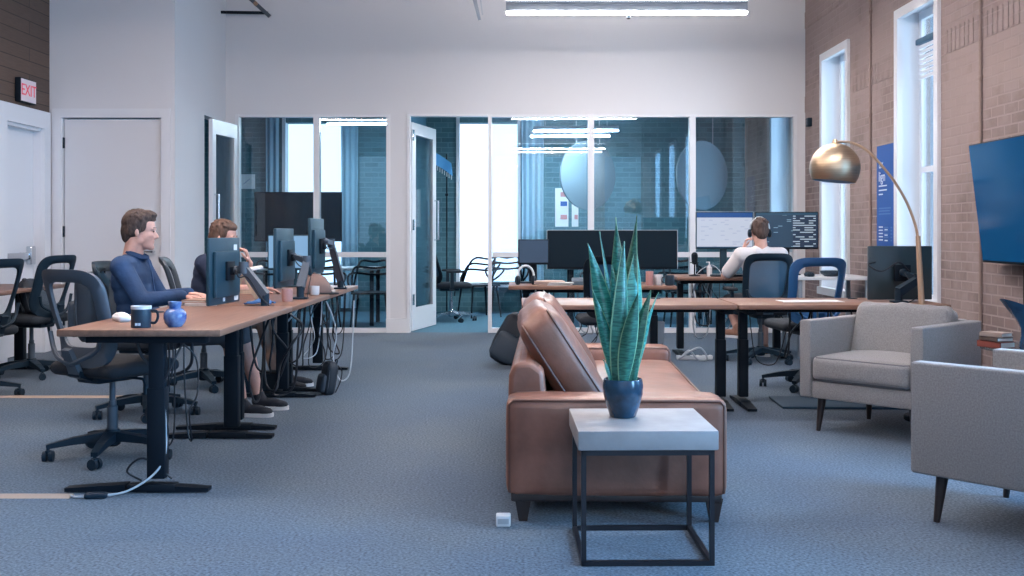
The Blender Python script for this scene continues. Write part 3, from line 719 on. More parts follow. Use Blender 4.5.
for y, n in ((0, 'arm'), (Ln-.24, 'arm')):
    a = MB().cushion((Wd/2, y+.12, .31), (Wd, .24, .40), r=.035, bulge=.008, n=12, wob=.003, seed=int(y*9)).build('arm', LEATHER, so)
    for yy in (y+.012, y+.228):
        MB().tube([(.015, yy, .125), (.012, yy, .485), (.03, yy, .503), (Wd-.03, yy, .503), (Wd-.012, yy, .485), (Wd-.015, yy, .125)], .0065, 6).build('piping', PIPING, a)
MB().span((.10, .22, .12), (Wd-.03, Ln-.22, .30), bev=.02).build('seat_base', LEATHER, so)
MB().cushion(((.16+Wd)/2, Ln/2, .365), (Wd-.16, Ln-.47, .15), r=.045, bulge=.02, n=14, wob=.004, seed=4).build('seat_cushion', LEATHER, so)
MB().tube([(Wd-.005, .25, .425), (Wd-.005, Ln-.25, .425)], .007, 6).build('piping', PIPING, so)
# leaning back frame
bk = MB(); ply = [(-.01, .12), (.20, .12), (.155, .60), (.10, .64), (.03, .635), (.005, .58)]
bk.prism([(x, z) for x, z in ply], Ln-.40, M4.Translation((0, Ln-.20, 0)) @ rotm((R(90), 0, 0)))
bb = bk.build('back_frame', LEATHER, so); bv = bb.modifiers.new('bevel', 'BEVEL'); bv.width = .022; bv.segments = 3
for k, (y0, y1) in enumerate(((.33, 1.13), (1.15, 1.93))):
    c = MB().cushion((0, 0, 0), (.20, y1-y0, .52), r=.07, bulge=.035, n=12, wob=.006, seed=k+2)
    o = c.build('back_cushion', LEATHER, so); o.location = (.235, (y0+y1)/2, .60); o.rotation_euler = (R(0), R(-33), R(3 if k == 0 else 0))
    for sx in (-1, 1):
        q = sx*.066; yy = (y1-y0)/2-.006; zz = .254
        MB().tube([(q, -yy, -zz+.06), (q, -yy-.006, 0)]+[(q, (yy-.062)*sg+.062*math.cos(a), zz-.062+.062*math.sin(a)) for sg, a0 in ((-1, PI), (1, PI/2)) for a in [a0-PI/2*k/6 for k in range(7)]]+[(q, yy+.006, 0), (q, yy, -zz+.06)], .006, 6).build('piping', PIPING, o)

# ------------------------------------------------------------------ side table and snake plant
CONC = mat('cast concrete', (.255, .25, .26), .6, var=.13, vscale=9, bump=.08, bscale=40)
st = thing('side_table', 'square side table with concrete top on black steel frame', 'table', (.463, 4.10, 0), R(1))
MB().box((0, 0, .452), (.505, .50, .07), bev=.004).build('tabletop', CONC, st)
q = .018
for z in (.009, .406):
    fr = MB().span((-.24, -.24, z-.009), (.24, -.24+q, z+.009)).span((-.24, .24-q, z-.009), (.24, .24, z+.009)).span((-.24, -.24, z-.009), (-.24+q, .24, z+.009)).span((.24-q, -.24, z-.009), (.24, .24, z+.009))
    fr.build('base_frame' if z < .1 else 'top_frame', STEEL, st, smooth=False)
for x in (-.24, .24-q):
    for y in (-.24, .24-q): MB().span((x, y, .018), (x+q, y+q, .40)).build('leg', STEEL, st, smooth=False)

def leaf_mat():
    m = bpy.data.materials.new('snake plant leaf'); m.use_nodes = True
    nt = m.node_tree; b = nt.nodes['Principled BSDF']; b.inputs['Roughness'].default_value = .35
    tc = nt.nodes.new('ShaderNodeTexCoord'); sp = nt.nodes.new('ShaderNodeSeparateXYZ'); nt.links.new(tc.outputs['UV'], sp.inputs[0])
    mp = nt.nodes.new('ShaderNodeMapping'); mp.inputs['Scale'].default_value = (1.6, 60, 1); nt.links.new(tc.outputs['UV'], mp.inputs['Vector'])
    n = nt.nodes.new('ShaderNodeTexNoise'); n.inputs['Scale'].default_value = 1; n.inputs['Detail'].default_value = 4; n.inputs['Distortion'].default_value = .6
    nt.links.new(mp.outputs['Vector'], n.inputs['Vector'])
    r = nt.nodes.new('ShaderNodeValToRGB'); e = r.color_ramp.elements
    e[0].position = .40; e[0].color = (.012, .15, .13, 1); e[1].position = .60; e[1].color = (.060, .36, .30, 1)
    nt.links.new(n.outputs['Fac'], r.inputs['Fac'])
    a = nt.nodes.new('ShaderNodeMath'); a.operation = 'SUBTRACT'; a.inputs[1].default_value = .5; nt.links.new(sp.outputs['X'], a.inputs[0])
    ab = nt.nodes.new('ShaderNodeMath'); ab.operation = 'ABSOLUTE'; nt.links.new(a.outputs[0], ab.inputs[0])
    gt = nt.nodes.new('ShaderNodeMath'); gt.operation = 'GREATER_THAN'; gt.inputs[1].default_value = .44; nt.links.new(ab.outputs[0], gt.inputs[0])
    mx = nt.nodes.new('ShaderNodeMix'); mx.data_type = 'RGBA'; mx.inputs['B'].default_value = (.20, .34, .20, 1)
    oi = nt.nodes.new('ShaderNodeObjectInfo'); rr = nt.nodes.new('ShaderNodeValToRGB'); rr.color_ramp.elements[0].color = (.75, .42, .32, 1); rr.color_ramp.elements[1].color = (1.3, 1.25, 1.25, 1); em = rr.color_ramp.elements.new(.35); em.color = (.42, .50, .46, 1)  # brown end of the per-leaf tint paints in a backlit look
    nt.links.new(oi.outputs['Random'], rr.inputs['Fac']); ml = nt.nodes.new('ShaderNodeMix'); ml.data_type = 'RGBA'; ml.blend_type = 'MULTIPLY'; ml.inputs['Factor'].default_value = 1
    nt.links.new(r.outputs['Color'], ml.inputs['A']); nt.links.new(rr.outputs['Color'], ml.inputs['B'])
    nt.links.new(gt.outputs[0], mx.inputs['Factor']); nt.links.new(ml.outputs['Result'], mx.inputs['A']); nt.links.new(mx.outputs['Result'], b.inputs['Base Color'])
    return m
LEAF = leaf_mat()
NAVYCER = mat('glazed navy ceramic', (.012, .042, .080), .22, var=.5, vscale=14, coat=.4)
SOIL = mat('potting soil', (.03, .025, .02), 1, bump=.6, bscale=80)
pl = thing('potted_snake_plant', 'tall snake plant in a glazed navy pot on the concrete side table', 'plant', (.405, 4.15, .487))
MB().lathe([(.046, 0), (.050, .003), (.066, .05), (.076, .09), (.078, .12), (.074, .146), (.070, .148), (.066, .140), (.064, .125)], n=40, capb=False).build('pot', NAVYCER, pl)
MB().lathe([(.0, .128), (.065, .124)], n=24, capa=False, capb=False).build('soil', SOIL, pl)
# leaves: base x, y, height, half width, tip offset x, y, facing angle
LV = [(-.028, .004, .555, .025, -.106, .01, 14), (-.014, .036, .60, .013, -.072, .03, 30), (.002, .030, .655, .024, -.025, .03, -12), (-.022, -.022, .562, .025, .022, -.02, 24),
      (.006, .012, .662, .024, .052, .02, -22), (.026, .012, .570, .029, .030, .01, 20), (.020, -.022, .375, .020, .084, -.02, -18), (.040, .008, .365, .013, .100, .01, 25),
      (-.002, -.042, .375, .021, .054, -.03, 8), (-.034, -.012, .375, .016, -.086, -.01, -20), (.036, -.024, .16, .010, .020, -.01, 0), (-.042, -.02, .11, .009, -.035, -.01, 40), (-.012, .0, .47, .024, -.030, .0, -30)]
for k, (bx, by, h, w, lx, ly, fa) in enumerate(LV):
    fa_ = R(fa); w *= 1.7
    def fn(u, v, bx=bx, by=by, h=h, w=w, lx=lx, ly=ly, fa_=fa_, k=k):
        prof = (.50+.55*math.sin(PI*min(1, v*.90)))*(1-v**3.4)+.010*(1-v)
        a = fa_+.7*(v-.35)*(1 if k % 2 else -1); s_ = (u-.5)*2
        cx, cy = bx+lx*v**1.5, by+ly*v**1.5
        off = s_*w*prof; cup = -.55*w*prof*(1-abs(s_)**1.4)+.003*math.sin(9*v+k)*s_
        return (cx+off*math.cos(a)-cup*math.sin(a), cy+off*math.sin(a)+cup*math.cos(a), .115+h*v)
    MB().sheet(fn, 8, 26, .0035).build('leaf', LEAF, pl, ang=70)

# ------------------------------------------------------------------ armchairs
TWEED = mat('grey tweed', (.225, .218, .222), .95, spec=.15, var=.16, vscale=150, bump=.25, bscale=350, sheen=.3)
def armchair(label, loc, rz, W=.80, D=.80, Ht=.67, pillow=True):
    """local: front faces -Y, origin at the centre of the front edge"""
    t = thing('armchair', label, 'armchair', loc, rz, 'grey tweed armchairs'); z0 = .205; aw = .075
    for sx in (-1, 1):
        a = MB().span((sx*W/2, 0, z0), (sx*(W/2-aw), D, Ht), bev=.012, seg=3).build('arm', TWEED, t)
        MB().tube([(sx*(W/2-.006), .004, z0+.01), (sx*(W/2-.006), .004, Ht-.008), (sx*(W/2-.006), D, Ht-.008)], .005, 6).tube([(sx*(W/2-aw+.006), .004, z0+.12), (sx*(W/2-aw+.006), .004, Ht-.008), (sx*(W/2-aw+.006), D-.1, Ht-.008)], .005, 6).build('piping', TWEED, a)
    MB().span((-W/2+aw, .012, z0), (W/2-aw, D-.02, .31), bev=.01).build('seat_base', TWEED, t)
    MB().span((-W/2+aw, D-.12, z0), (W/2-aw, D, Ht+.005), bev=.02, seg=3).build('backrest', TWEED, t)
    s = MB().cushion((0, .33, .385), (W-2*aw-.01, .68, .145), r=.035, bulge=.022, n=12).build('seat_cushion', TWEED, t)
    for z in (.323, .447):
        x = W/2-aw-.018; MB().tube([(-x, .03, z), (-x+.02, .004, z), (x-.02, .004, z), (x, .03, z)], .006, 6).build('piping', PIPE_G, s)
    if pillow:
        o = MB().cushion((0, 0, 0), (W-2*aw-.015, .17, .38), r=.055, bulge=.0, n=12, wob=.012, seed=8).build('back_cushion', TWEED, t); o.location = (0, D-.21, .565); o.rotation_euler = (R(-16), 0, 0)
    for sx in (-1, 1):
        for y in (.09, D-.09): MB().tube([(sx*(W/2-.10), y, z0+.005), (sx*(W/2-.085), y+(-.02 if y < .3 else .02), 0)], [.026, .013], 12).build('leg', DKWOOD, t)
    return t
PIPE_G = mat('dark grey piping', (.10, .10, .11), .8)
# axes: armchair front runs from (1.70,6.50) to (2.23,5.94)
armchair('grey tweed armchair with a loose back cushion in front of the arc lamp', (1.97, 6.22, 0), R(-47), W=.78, D=.74)
armchair("grey tweed armchair showing only its plain outer arm, nearest to the camera", (1.925, 4.71, 0), R(-139), W=.80, D=.80, Ht=.665, pillow=True)
# ------------------------------------------------------------------ people
SKIN = mat('skin', (.58, .34, .28), .55, spec=.35, var=.06, vscale=30)
HAIR1 = mat('brown hair', (.050, .032, .027), .75, var=.45, vscale=60, bump=.6, bscale=120, stretch=(1, 1, .3))
HAIR2 = mat('light brown hair', (.10, .058, .042), .7, var=.4, vscale=60, bump=.6, bscale=120, stretch=(1, 1, .3))
HAIR3 = mat('dark brown hair', (.06, .036, .03), .75, var=.4, vscale=60, bump=.6, bscale=120, stretch=(1, 1, .3))
SHIRT1 = mat('blue shirt cotton', (.014, .052, .14), .85, var=.3, vscale=7, bump=.9, bscale=11)
SHIRT2 = mat('navy jersey', (.018, .032, .075), .85, bump=.25, bscale=20)
SHIRT3 = mat('white jersey', (.62, .60, .62), .85, bump=.25, bscale=20)
SHORTS = mat('grey shorts', (.07, .08, .10), .9)
KHAKI = mat('khaki cotton', (.38, .26, .215), .85, bump=.25, bscale=25)
SNEAK = mat('black knit sneaker', (.012, .016, .026), .8, bump=.2, bscale=200)
SOLE = mat('white rubber sole', (.68, .68, .70), .6)
BROWNSH = mat('tan leather shoe', (.30, .15, .10), .5)
EYE = mat('eye', (.03, .025, .022), .2)

def head_parts(mb, T, s=1.0):
    """T: matrix placing a head frame (x forward, z up, origin between the ears)"""
    def E(c, r, rot=(0, 0, 0)):
        o = bmesh.ops.create_uvsphere(mb.bm, u_segments=20, v_segments=12, radius=1)
        mb._xf(o['verts'], T @ M4.Scale(s, 4) @ M4.Translation(c) @ rotm(rot) @ M4.Diagonal((*r, 1)))
    def K(p, q, r1, r2):
        n = 8
        for i in range(n+1):
            t = i/n; c = V(p)*(1-t)+V(q)*t; r = r1*(1-t)+r2*t; E(c, (r, r, r))
    E((-.012, 0, .035), (.094, .074, .086)); E((.035, 0, .03), (.055, .064, .065))      # cranium, forehead
    E((.040, 0, -.030), (.050, .060, .064)); E((.040, 0, -.072), (.046, .045, .040))    # face, jaw
    E((.070, 0, -.096), (.022, .025, .020))                                             # chin
    for sy in (-1, 1):
        E((.062, sy*.035, -.022), (.026, .022, .018)); E((.006, sy*.047, -.052), (.030, .014, .028), (0, R(25), 0))   # cheek, jaw corner
        E((-.006, sy*.073, -.012), (.015, .007, .026), (0, R(-12), sy*R(15))); E((-.004, sy*.074, -.033), (.008, .006, .009))    # ear
        E((.078, sy*.028, .016), (.018, .022, .009))                                    # brow
    K((.084, 0, .006), (.106, 0, -.030), .008, .0105); E((.094, 0, -.036), (.012, .016, .008))   # nose
    E((.080, 0, -.060), (.012, .021, .0065)); E((.078, 0, -.071), (.011, .018, .0065))          # lips
    K((-.022, 0, -.05), (-.038, 0, -.165), .056, .058)                                          # neck
def hand_parts(mb, wrist, d, n, curl=.6, side=1, s=1.0):
    """palm and five fingers; d towards the fingertips, n palm-back normal, side picks the thumb's side"""
    d = V(d).normalized(); n = V(n); n = (n-d*n.dot(d)).normalized(); x = d.cross(n)*side
    w = V(wrist); k = .0
    for i in range(4):
        off = (i-1.5)*.020
        mb.cap(w+x*off*.6, w+x*off+d*.085*s, .013, .0115)
    for i, L in enumerate((.072, .080, .074, .058)):
        b = w+x*((i-1.5)*.0205)+d*.086*s; L *= s; c1 = curl*(.45+.1*i); d1 = (d*math.cos(c1)-n*math.sin(c1)); d2 = (d*math.cos(c1*2)-n*math.sin(c1*2)); d3 = (d*math.cos(c1*2.8)-n*math.sin(c1*2.8))
        p1 = b+d1*L*.45; p2 = p1+d2*L*.32; p3 = p2+d3*L*.23
        mb.chain([b, p1, p2, p3], [.0100, .0092, .0085, .0075])
    t0 = w+d*.022-x*.024; t1 = t0+(d*.55-x*.75-n*.3).normalized()*.040*s; t2 = t1+(d*.85-x*.25-n*.35).normalized()*.034*s; t3 = t2+(d*.95-n*.3).normalized()*.022*s
    mb.chain([t0, t1, t2, t3], [.014, .0115, .0105, .009])
def torso_parts(mb, J, g=0.0, arms=('l', 'r'), sleeve=1.0, low=True):
    hip, waist, chest, neck = J['hip'], J['waist'], J['chest'], J['neck']
    fx = J.get('rot', 0)
    mb.ell(hip, (.125+g, .165+g, .105+g), (0, 0, fx)); mb.ell(waist, (.115+g, .150+g, .13+g), (0, 0, fx)); mb.ell((hip+waist)/2, (.12+g, .155+g, .11+g), (0, 0, fx))
    mb.ell((waist+chest)/2, (.115+g, .155+g, .13+g), (0, 0, fx)); mb.ell(chest, (.118+g, .165+g, .135+g), (0, 0, fx))
    mb.cap(J['shl'], J['shr'], .062+g, .062+g); mb.cap((J['shl']*.6+J['shr']*.4), neck, .075+g, .052+g*.5); mb.cap((J['shr']*.6+J['shl']*.4), neck, .075+g, .052+g*.5)
    for a in arms:
        s_, e, w = J['sh'+a], J['el'+a], J['wr'+a]
        if sleeve >= 1: mb.cap(s_, e, .055+g, .042+g); mb.cap(e, e+(w-e)*.93, .042+g, .030+g)
        else: mb.cap(s_, s_+(e-s_)*sleeve, .055+g, .046+g+.006)
def leg_parts(mb, J, g=0.0, frac=1.0, thigh=True):
    for a in 'lr':
        h, k, f = J['hp'+a], J['kn'+a], J['an'+a]
        if thigh: mb.cap(h, k, .082+g, .056+g)
        if frac > 0:
            mb.cap(k, k+(f-k)*frac*.35, .054+g, .054+g); mb.cap(k+(f-k)*frac*.35, k+(f-k)*frac, .054+g, (.054-.019*frac)+g)
def shoe(name, parent, ankle, d, upper, sole, label=None):
    d = V((d[0], d[1], 0)).normalized(); a = V(ankle); z0 = a.z-.085; ang = math.atan2(d.y, d.x)
    m = MB(); c = V((a.x, a.y, z0))
    m.ell(c+d*.01+V((0, 0, .055)), (.058, .040, .050), (0, 0, ang)); m.ell(c+d*.085+V((0, 0, .040)), (.095, .043, .036), (0, 0, ang)); m.ell(c+d*.155+V((0, 0, .034)), (.052, .044, .028), (0, 0, ang)); m.cap(c+V((0, 0, .06)), c+V((0, 0, .095)), .044, .042)
    o = remeshed(m, name, upper, parent, .006, 3)
    pts = []
    for i in range(28):
        t = 2*PI*i/28; x, y = math.cos(t), math.sin(t); x = math.copysign(abs(x)**.75, x); y = math.copysign(abs(y)**.75, y)
        X = .075+x*.137; Y = y*(.045+.004*x); p = c+d*X+V((-d.y, d.x, 0))*Y; pts.append((p.x, p.y))
    s_ = MB().prism(pts, .024, M4.Translation((0, 0, z0))); s_.build('sole', sole, o)
    return o
def hair_cap(parent, T, m, s=1.0, top=1.0, back=1.0, seed=1, quiff=.0):
    mb = MB()
    def E(c, r, rot=(0, 0, 0)):
        o = bmesh.ops.create_uvsphere(mb.bm, u_segments=20, v_segments=12, radius=1)
        mb._xf(o['verts'], T @ M4.Scale(s, 4) @ M4.Translation(c) @ rotm(rot) @ M4.Diagonal((*r, 1)))
    E((-.018, 0, .052), (.096, .079, .083)); E((.030, 0, .086), (.062, .064, .040)); E((-.062, 0, .0), (.052, .064, .075)); E((-.068, 0, -.035), (.038, .052, .045))
    for sy in (-1, 1): E((-.035, sy*.052, .012), (.046, .026, .050)); E((.018, sy*.060, .036), (.030, .014, .042)); E((.004, sy*.066, .004), (.011, .009, .028))
    rnd = random.Random(seed)
    for i in range(46):
        a = rnd.uniform(-PI, PI); e = rnd.uniform(.25, 1.45); p = V((math.cos(a)*math.cos(e)*.092-.012, math.sin(a)*math.cos(e)*.074, .052+math.sin(e)*.080))
        E(p, (.020, .012, .010), (0, rnd.uniform(-.4, .4), a+rnd.uniform(-.6, .6)))
    if quiff: E((.066, 0, .098+quiff), (.032, .050, .022)); E((.040, .0, .105+quiff), (.045, .055, .024))
    return remeshed(mb, 'hair', m, parent, .006, 2)
def person(label, loc, rz, J, headT, hs, hair, shirt, sleeve, legcover, legm, shoes, hands, hseed=1, quiff=.0, collar=False, knee_frac=1.0):
    t = thing('person', label, 'person', loc, rz, 'people at the desks')
    b = MB(); torso_parts(b, J); leg_parts(b, J); head_parts(b, headT, hs); b.cap(J['neck']-V((0, 0, .04)), headT @ V((-.03, 0, -.08)), .056, .054)
    for a, (d, n, cu) in hands.items():
        hand_parts(b, J['wr'+a], d, n, cu, 1 if a == 'l' else -1, 1.0)
    for a in 'lr': b.ell(J['an'+a]+V((.05, 0, -.045)), (.09, .035, .03))
    remeshed(b, 'body', SKIN, t, .0065, 3)
    g = MB(); torso_parts(g, J, .013, sleeve=sleeve); sh = remeshed(g, 'shirt', shirt, t, .008, 4)
    if collar:
        n = J['neck']; k = MB()
        k.tube([n+V((math.cos(a)*.069+.004, math.sin(a)*.067, .026-.026*math.cos(a))) for a in [2*PI*i/20 for i in range(20)]], .0105, 8, closed=True, flat=1.6).build('collar', shirt, sh)
        k = MB(); k.tube(spline([n+V((.075, 0, .0)), J['chest']+V((.128, 0, .04)), J['waist']+V((.130, 0, 0))]), .007, 6, flat=.6).build('placket', shirt, sh)
    p = MB(); leg_parts(p, J, .015, frac=legcover); hm = J['hip']; p.ell(hm, (.145, .18, .115)); remeshed(p, 'trousers' if legcover > .5 else 'shorts', legm, t, .008, 4)
    hair_cap(t, headT, hair, hs, seed=hseed, quiff=quiff)
    for sy in (-1, 1):
        MB().ell(headT @ (V((.0855, sy*.030, .002))*hs), (.005*hs, .009*hs, .005*hs)).build('eye', EYE, t)
        MB().tube([headT @ (V((.090-abs(y-.03)*.35, sy*y, .022+.004*math.sin((y-.012)*80)))*hs) for y in (.012, .022, .032, .043)], [.003, .0042, .004, .0025], 6).build('eyebrow', hair, t)
    for a in 'lr':
        shoe('shoe', t, J['an'+a], shoes[2] if len(shoes) > 2 else (1, 0), shoes[0], shoes[1])
    return t
def HT(c, yaw=0, pitch=0, roll=0): return M4.Translation(c) @ Euler((R(roll), R(pitch), R(yaw)), 'XYZ').to_matrix().to_4x4()
def vd(**k): return {a: (V(b) if isinstance(b, tuple) else b) for a, b in k.items()}

# man in the blue shirt; local x forward
J = vd(hip=(.09, 0, .55), waist=(.02, 0, .70), chest=(-.015, 0, .885), neck=(.01, 0, 1.03), shl=(-.02, .175, .975), shr=(-.02, -.175, .975),
       ell=(.10, .225, .755), wrl=(.33, .12, .79), elr=(.13, -.235, .765), wrr=(.36, -.11, .785),
       hpl=(.12, .09, .545), hpr=(.12, -.09, .545), knl=(.66, .16, .54), knr=(.64, -.08, .54), anl=(.755, .24, .085), anr=(.715, -.04, .085))
person('man in a long sleeved blue shirt sitting in profile with both hands on the desk', (-2.515, 7.05, 0), 0, J, HT((.035, 0, 1.205), 11, 3), 1.06, HAIR1, SHIRT1, 1.0, .10, SHORTS, (SNEAK, SOLE, (1, -.12)),
       {'l': ((1, -.35, -.12), (0, 0, 1), .5), 'r': ((1, .3, -.12), (0, 0, 1), .5)}, 3, .006, True)
# man in the navy T-shirt
J = vd(hip=(0, 0, .55), waist=(-.01, 0, .70), chest=(.03, 0, .88), neck=(.07, 0, 1.01), shl=(.03, .18, .96), shr=(.03, -.18, .96),
       ell=(.22, .22, .765), wrl=(.30, .10, .97), elr=(.20, -.235, .765), wrr=(.43, -.10, .775),
       hpl=(.02, .09, .545), hpr=(.02, -.09, .545), knl=(.46, .12, .54), knr=(.46, -.11, .54), anl=(.58, .13, .085), anr=(.58, -.12, .085))
person('man in a navy T-shirt and khaki trousers, chin on hand behind a turned monitor', (-2.385, 8.25, 0), 0, J, HT((.125, 0, 1.155), -6, 8), 1.04, HAIR2, SHIRT2, .62, 1.0, KHAKI, (SNEAK, SOLE, (1, 0)),
       {'l': ((-.25, -.3, 1), (1, .2, .2), 1.1), 'r': ((1, .2, -.08), (0, 0, 1), .5)}, 5, .0)
# person in white, seen from behind; local x forward, placed facing +Y
J = vd(hip=(0, 0, .565), waist=(.0, 0, .71), chest=(.03, 0, .885), neck=(.055, 0, 1.045), shl=(.03, .185, .985), shr=(.03, -.185, .985),
       ell=(.14, .31, .79), wrl=(.24, .12, 1.035), elr=(.20, -.27, .80), wrr=(.42, -.10, .80),
       hpl=(.02, .09, .55), hpr=(.02, -.09, .55), knl=(.30, .24, .54), knr=(.44, -.11, .54), anl=(.02, .22, .30), anr=(.40, -.12, .085))
person('person in a white T-shirt with headphones seen from behind at two screens', (2.26, 9.98, 0), R(90), J, HT((.085, .0, 1.20), 6, 6), 1.0, HAIR3, SHIRT3, .8, .45, SHORTS, (BROWNSH, SOLE, (.6, .5)),
       {'l': ((.1, -.35, 1), (.2, 1, .1), 1.0), 'r': ((1, .25, -.1), (0, 0, 1), .5)}, 7, .0)
hp = thing('headphones', 'pale banded headphones worn by the person in white', 'headphones', (2.26, 10.065, 1.20))
MB().tube([(math.cos(a)*.088, -.012, .03+math.sin(a)*.106) for a in [PI*i/20 for i in range(21)]], .009, 8).build('headband', SILVER, hp)
for sx in (-1, 1): MB().lathe([(.030, -.014), (.038, -.008), (.038, .010), (.028, .016)], (sx*.092, -.005, -.012), 18, m=rotm((0, R(90), 0))).build('ear_cup', PLASTIC, hp)
# ------------------------------------------------------------------ screens and arms on the row of desks with people
m1_ = monitor('thin monitor turned edgewise before the man in the blue shirt, back showing', (-1.80, 6.53, .965), R(-97), .47, .40, group='monitors on arms')
for x_, z_, w_, h_ in ((-.16, .14, .05, .035), (.02, -.165, .03, .04), (-.17, -.17, .06, .035)): MB().box((x_, .023, z_), (w_, .002, h_)).build('sticker', WHITEPL, m1_, smooth=False)
monitor_arm('monitor arm reaching up to the monitor before the blue shirt', (-1.53, 6.50, .74), (-1.655, 6.49, .985), (-1.705, 6.515, .97))
monitor('monitor on an arm, middle of the three turned edgewise', (-1.655, 7.55, 1.02), R(-91), .52, .41, group='monitors on arms')
monitor_arm('monitor arm with raised elbow behind the white cup', (-1.49, 7.36, .74), (-1.465, 7.46, 1.0), (-1.575, 7.55, 1.03))
monitor('monitor on an arm, furthest of the three turned edgewise', (-1.575, 8.33, 1.09), R(-91), .50, .43, group='monitors on arms')
monitor_arm('monitor arm near the desk end towards the glazing', (-1.46, 8.85, .73), (-1.50, 8.62, 1.11), (-1.50, 8.36, 1.13))
PALESCR = mat('pale blue display', (.02, .03, .05), .3, emit=(.22, .42, .66), estr=.55)
monitor('small monitor with pale blue display between the edgewise monitors', (-1.93, 9.2, .73), R(4), .42, .30, PALESCR, stand=.145)
# ---- objects on the near desks
MUGB = mat('matt navy enamel', (.018, .04, .065), .4); RIM = mat('white glaze', (.68, .68, .70), .3)
m = thing('mug', 'dark navy mug with pale rim standing at the end of the near desk', 'mug', (-1.735, 4.95, .76))
MB().lathe([(.001, .003), (.042, .0), (.045, .004), (.045, .088)], n=28, capb=False).lathe([(.041, .10), (.041, .012), (.001, .010)], n=28, capa=False, capb=False).build('body', MUGB, m)
MB().lathe([(.0455, .086), (.0465, .10), (.041, .101), (.040, .09)], n=28, capa=False, capb=False).build('rim', RIM, m)
MB().tube(spline([(.043, 0, .078), (.070, 0, .076), (.077, 0, .05), (.066, 0, .024), (.043, 0, .022)]), .006, 8).build('handle', PLASTIC, m)
MB().span((.002, -.0475, .012), (.012, -.043, .024)).span((-.012, -.0475, .012), (-.001, -.044, .024)).build('mark', INK, m, smooth=False)
BGL = glass_mat('blue glass', (.10, .26, .62), .10); BCER = mat('mottled blue glass', (.006, .04, .22), .12, var=.7, vscale=30, coat=.4, col2=(.16, .26, .46))
v = thing('jar', 'round mottled blue jar with a narrow neck beside the mug', 'jar', (-1.595, 5.0, .76))
MB().lathe([(.001, .002), (.030, 0), (.046, .018), (.053, .042), (.050, .064), (.038, .080), (.026, .086)], n=30, capb=False).build('body', BCER, v)
MB().lathe([(.026, .082), (.026, .090), (.032, .116), (.028, .117), (.022, .092)], n=24, capa=False, capb=False).build('neck', BCER, v)
o = thing('computer_mouse', 'white computer mouse lying by the edge of the near desk', 'computer mouse', (-1.955, 5.30, .76), R(35))
MB().cushion((0, 0, .017), (.065, .125, .034), r=.016, bulge=.012, n=8).build('shell', WHITEPL, o); MB().box((0, .035, .039), (.006, .02, .006), bev=.002).build('wheel', GREYPL, o)
def book(label, loc, rz, w, d, h, col, group, page=(.68, .66, .62)):
    b = thing('book', label, 'book', loc, rz, group); cm = mat('cover '+label[:14], col, .6); th = .004
    MB().span((-w/2, -d/2, 0), (w/2, d/2, th)).span((-w/2, -d/2, h-th), (w/2, d/2, h)).span((-w/2, -d/2, 0), (-w/2+th, d/2, h)).build('cover', cm, b, smooth=False)
    MB().span((-w/2+th, -d/2+.004, th), (w/2-.004, d/2-.004, h-th)).build('pages', mat('pages', page, .9), b, smooth=False); return b
book('white notebook lying under the open forearm of the blue shirt man', (-1.94, 6.58, .74), R(8), .16, .22, .030, (.62, .62, .66), 'books on the desks')
book('tan notebook lying on top of the white notebook by the blue shirt', (-1.95, 6.59, .771), R(-6), .15, .20, .018, (.40, .26, .20), 'books on the desks')
# wooden laptop stand, blue cloth, cap, cups
LWOOD = mat('pale beech', (.46, .28, .17), .5, var=.15, vscale=6, stretch=(10, 1, 1))
s = thing('laptop_stand', 'pale wooden trestle stand beside the edgewise monitor', 'stand', (-1.80, 7.02, .74), R(15))
for y in (-.10, .10):
    MB().bar((-.10, y, 0), (.02, y, .20), .022, .022).bar((.10, y, 0), (.0, y, .20), .022, .022).bar((-.06, y, .07), (.06, y, .07), .018, .018).build('leg', LWOOD, s, smooth=False)
MB().box((.01, 0, .21), (.24, .30, .016), rot=(0, R(-10), 0), bev=.003).build('board', mat('pale board', (.62, .60, .57), .6), s)
CLOTH = mat('blue cloth', (.04, .13, .32), .9, bump=.5, bscale=20)
def cloth(u, v):
    x, y = (u-.5)*.17, (v-.5)*.14; return (x, y, .012+.035*math.exp(-((x*x+y*y)/.004))*(1+.5*math.sin(30*x+12*y))+.006*math.sin(60*x)*math.sin(50*y))
o = MB().sheet(cloth, 18, 16, .004).build('cleaning_cloth', CLOTH); o.location = (-1.62, 6.75, .742); tag(o, 'crumpled blue cloth lying by the monitor arm base', 'cloth')
CAPM = mat('taupe wool', (.19, .125, .11), .9, bump=.3, bscale=150)
c = thing('cap', 'taupe cap lying crown up on the desk beside the white cup', 'cap', (-1.545, 8.15, .73), R(-40))
MB().lathe([(.125, 0), (.13, .02), (.118, .075), (.085, .125), (.04, .15), (.001, .156)], n=28, capb=False).build('crown', CAPM, c)
MB().sheet(lambda u, v: (.10*math.cos(PI*(u-.5))*1+ (.09+.075*v)*math.cos((u-.5)*2.2)*.9, (.12+.02*v)*math.sin((u-.5)*2.2), .012-.006*v), 14, 5, .006).build('brim', BLACK, c)
MB().ell((0, 0, .157), (.012, .012, .007)).build('button', CAPM, c)
def cup(label, loc, r, h, m, group='cups on the desks', handle=True, name='cup', cat='cup'):
    t = thing(name, label, cat, loc, random.uniform(0, 6), group)
    MB().lathe([(.001, .002), (r*.85, 0), (r, h*.15), (r, h), (r-.004, h), (r-.004, .01), (.001, .008)], n=22, capa=False, capb=False).build('body', m, t)
    if handle: MB().tube(spline([(r-.002, 0, h*.8), (r+.022, 0, h*.75), (r+.022, 0, h*.35), (r-.002, 0, h*.25)]), .005, 7).build('handle', m, t)
    return t
cup('small white cup beside the taupe cap', (-1.48, 7.82, .742), .035, .065, RIM)
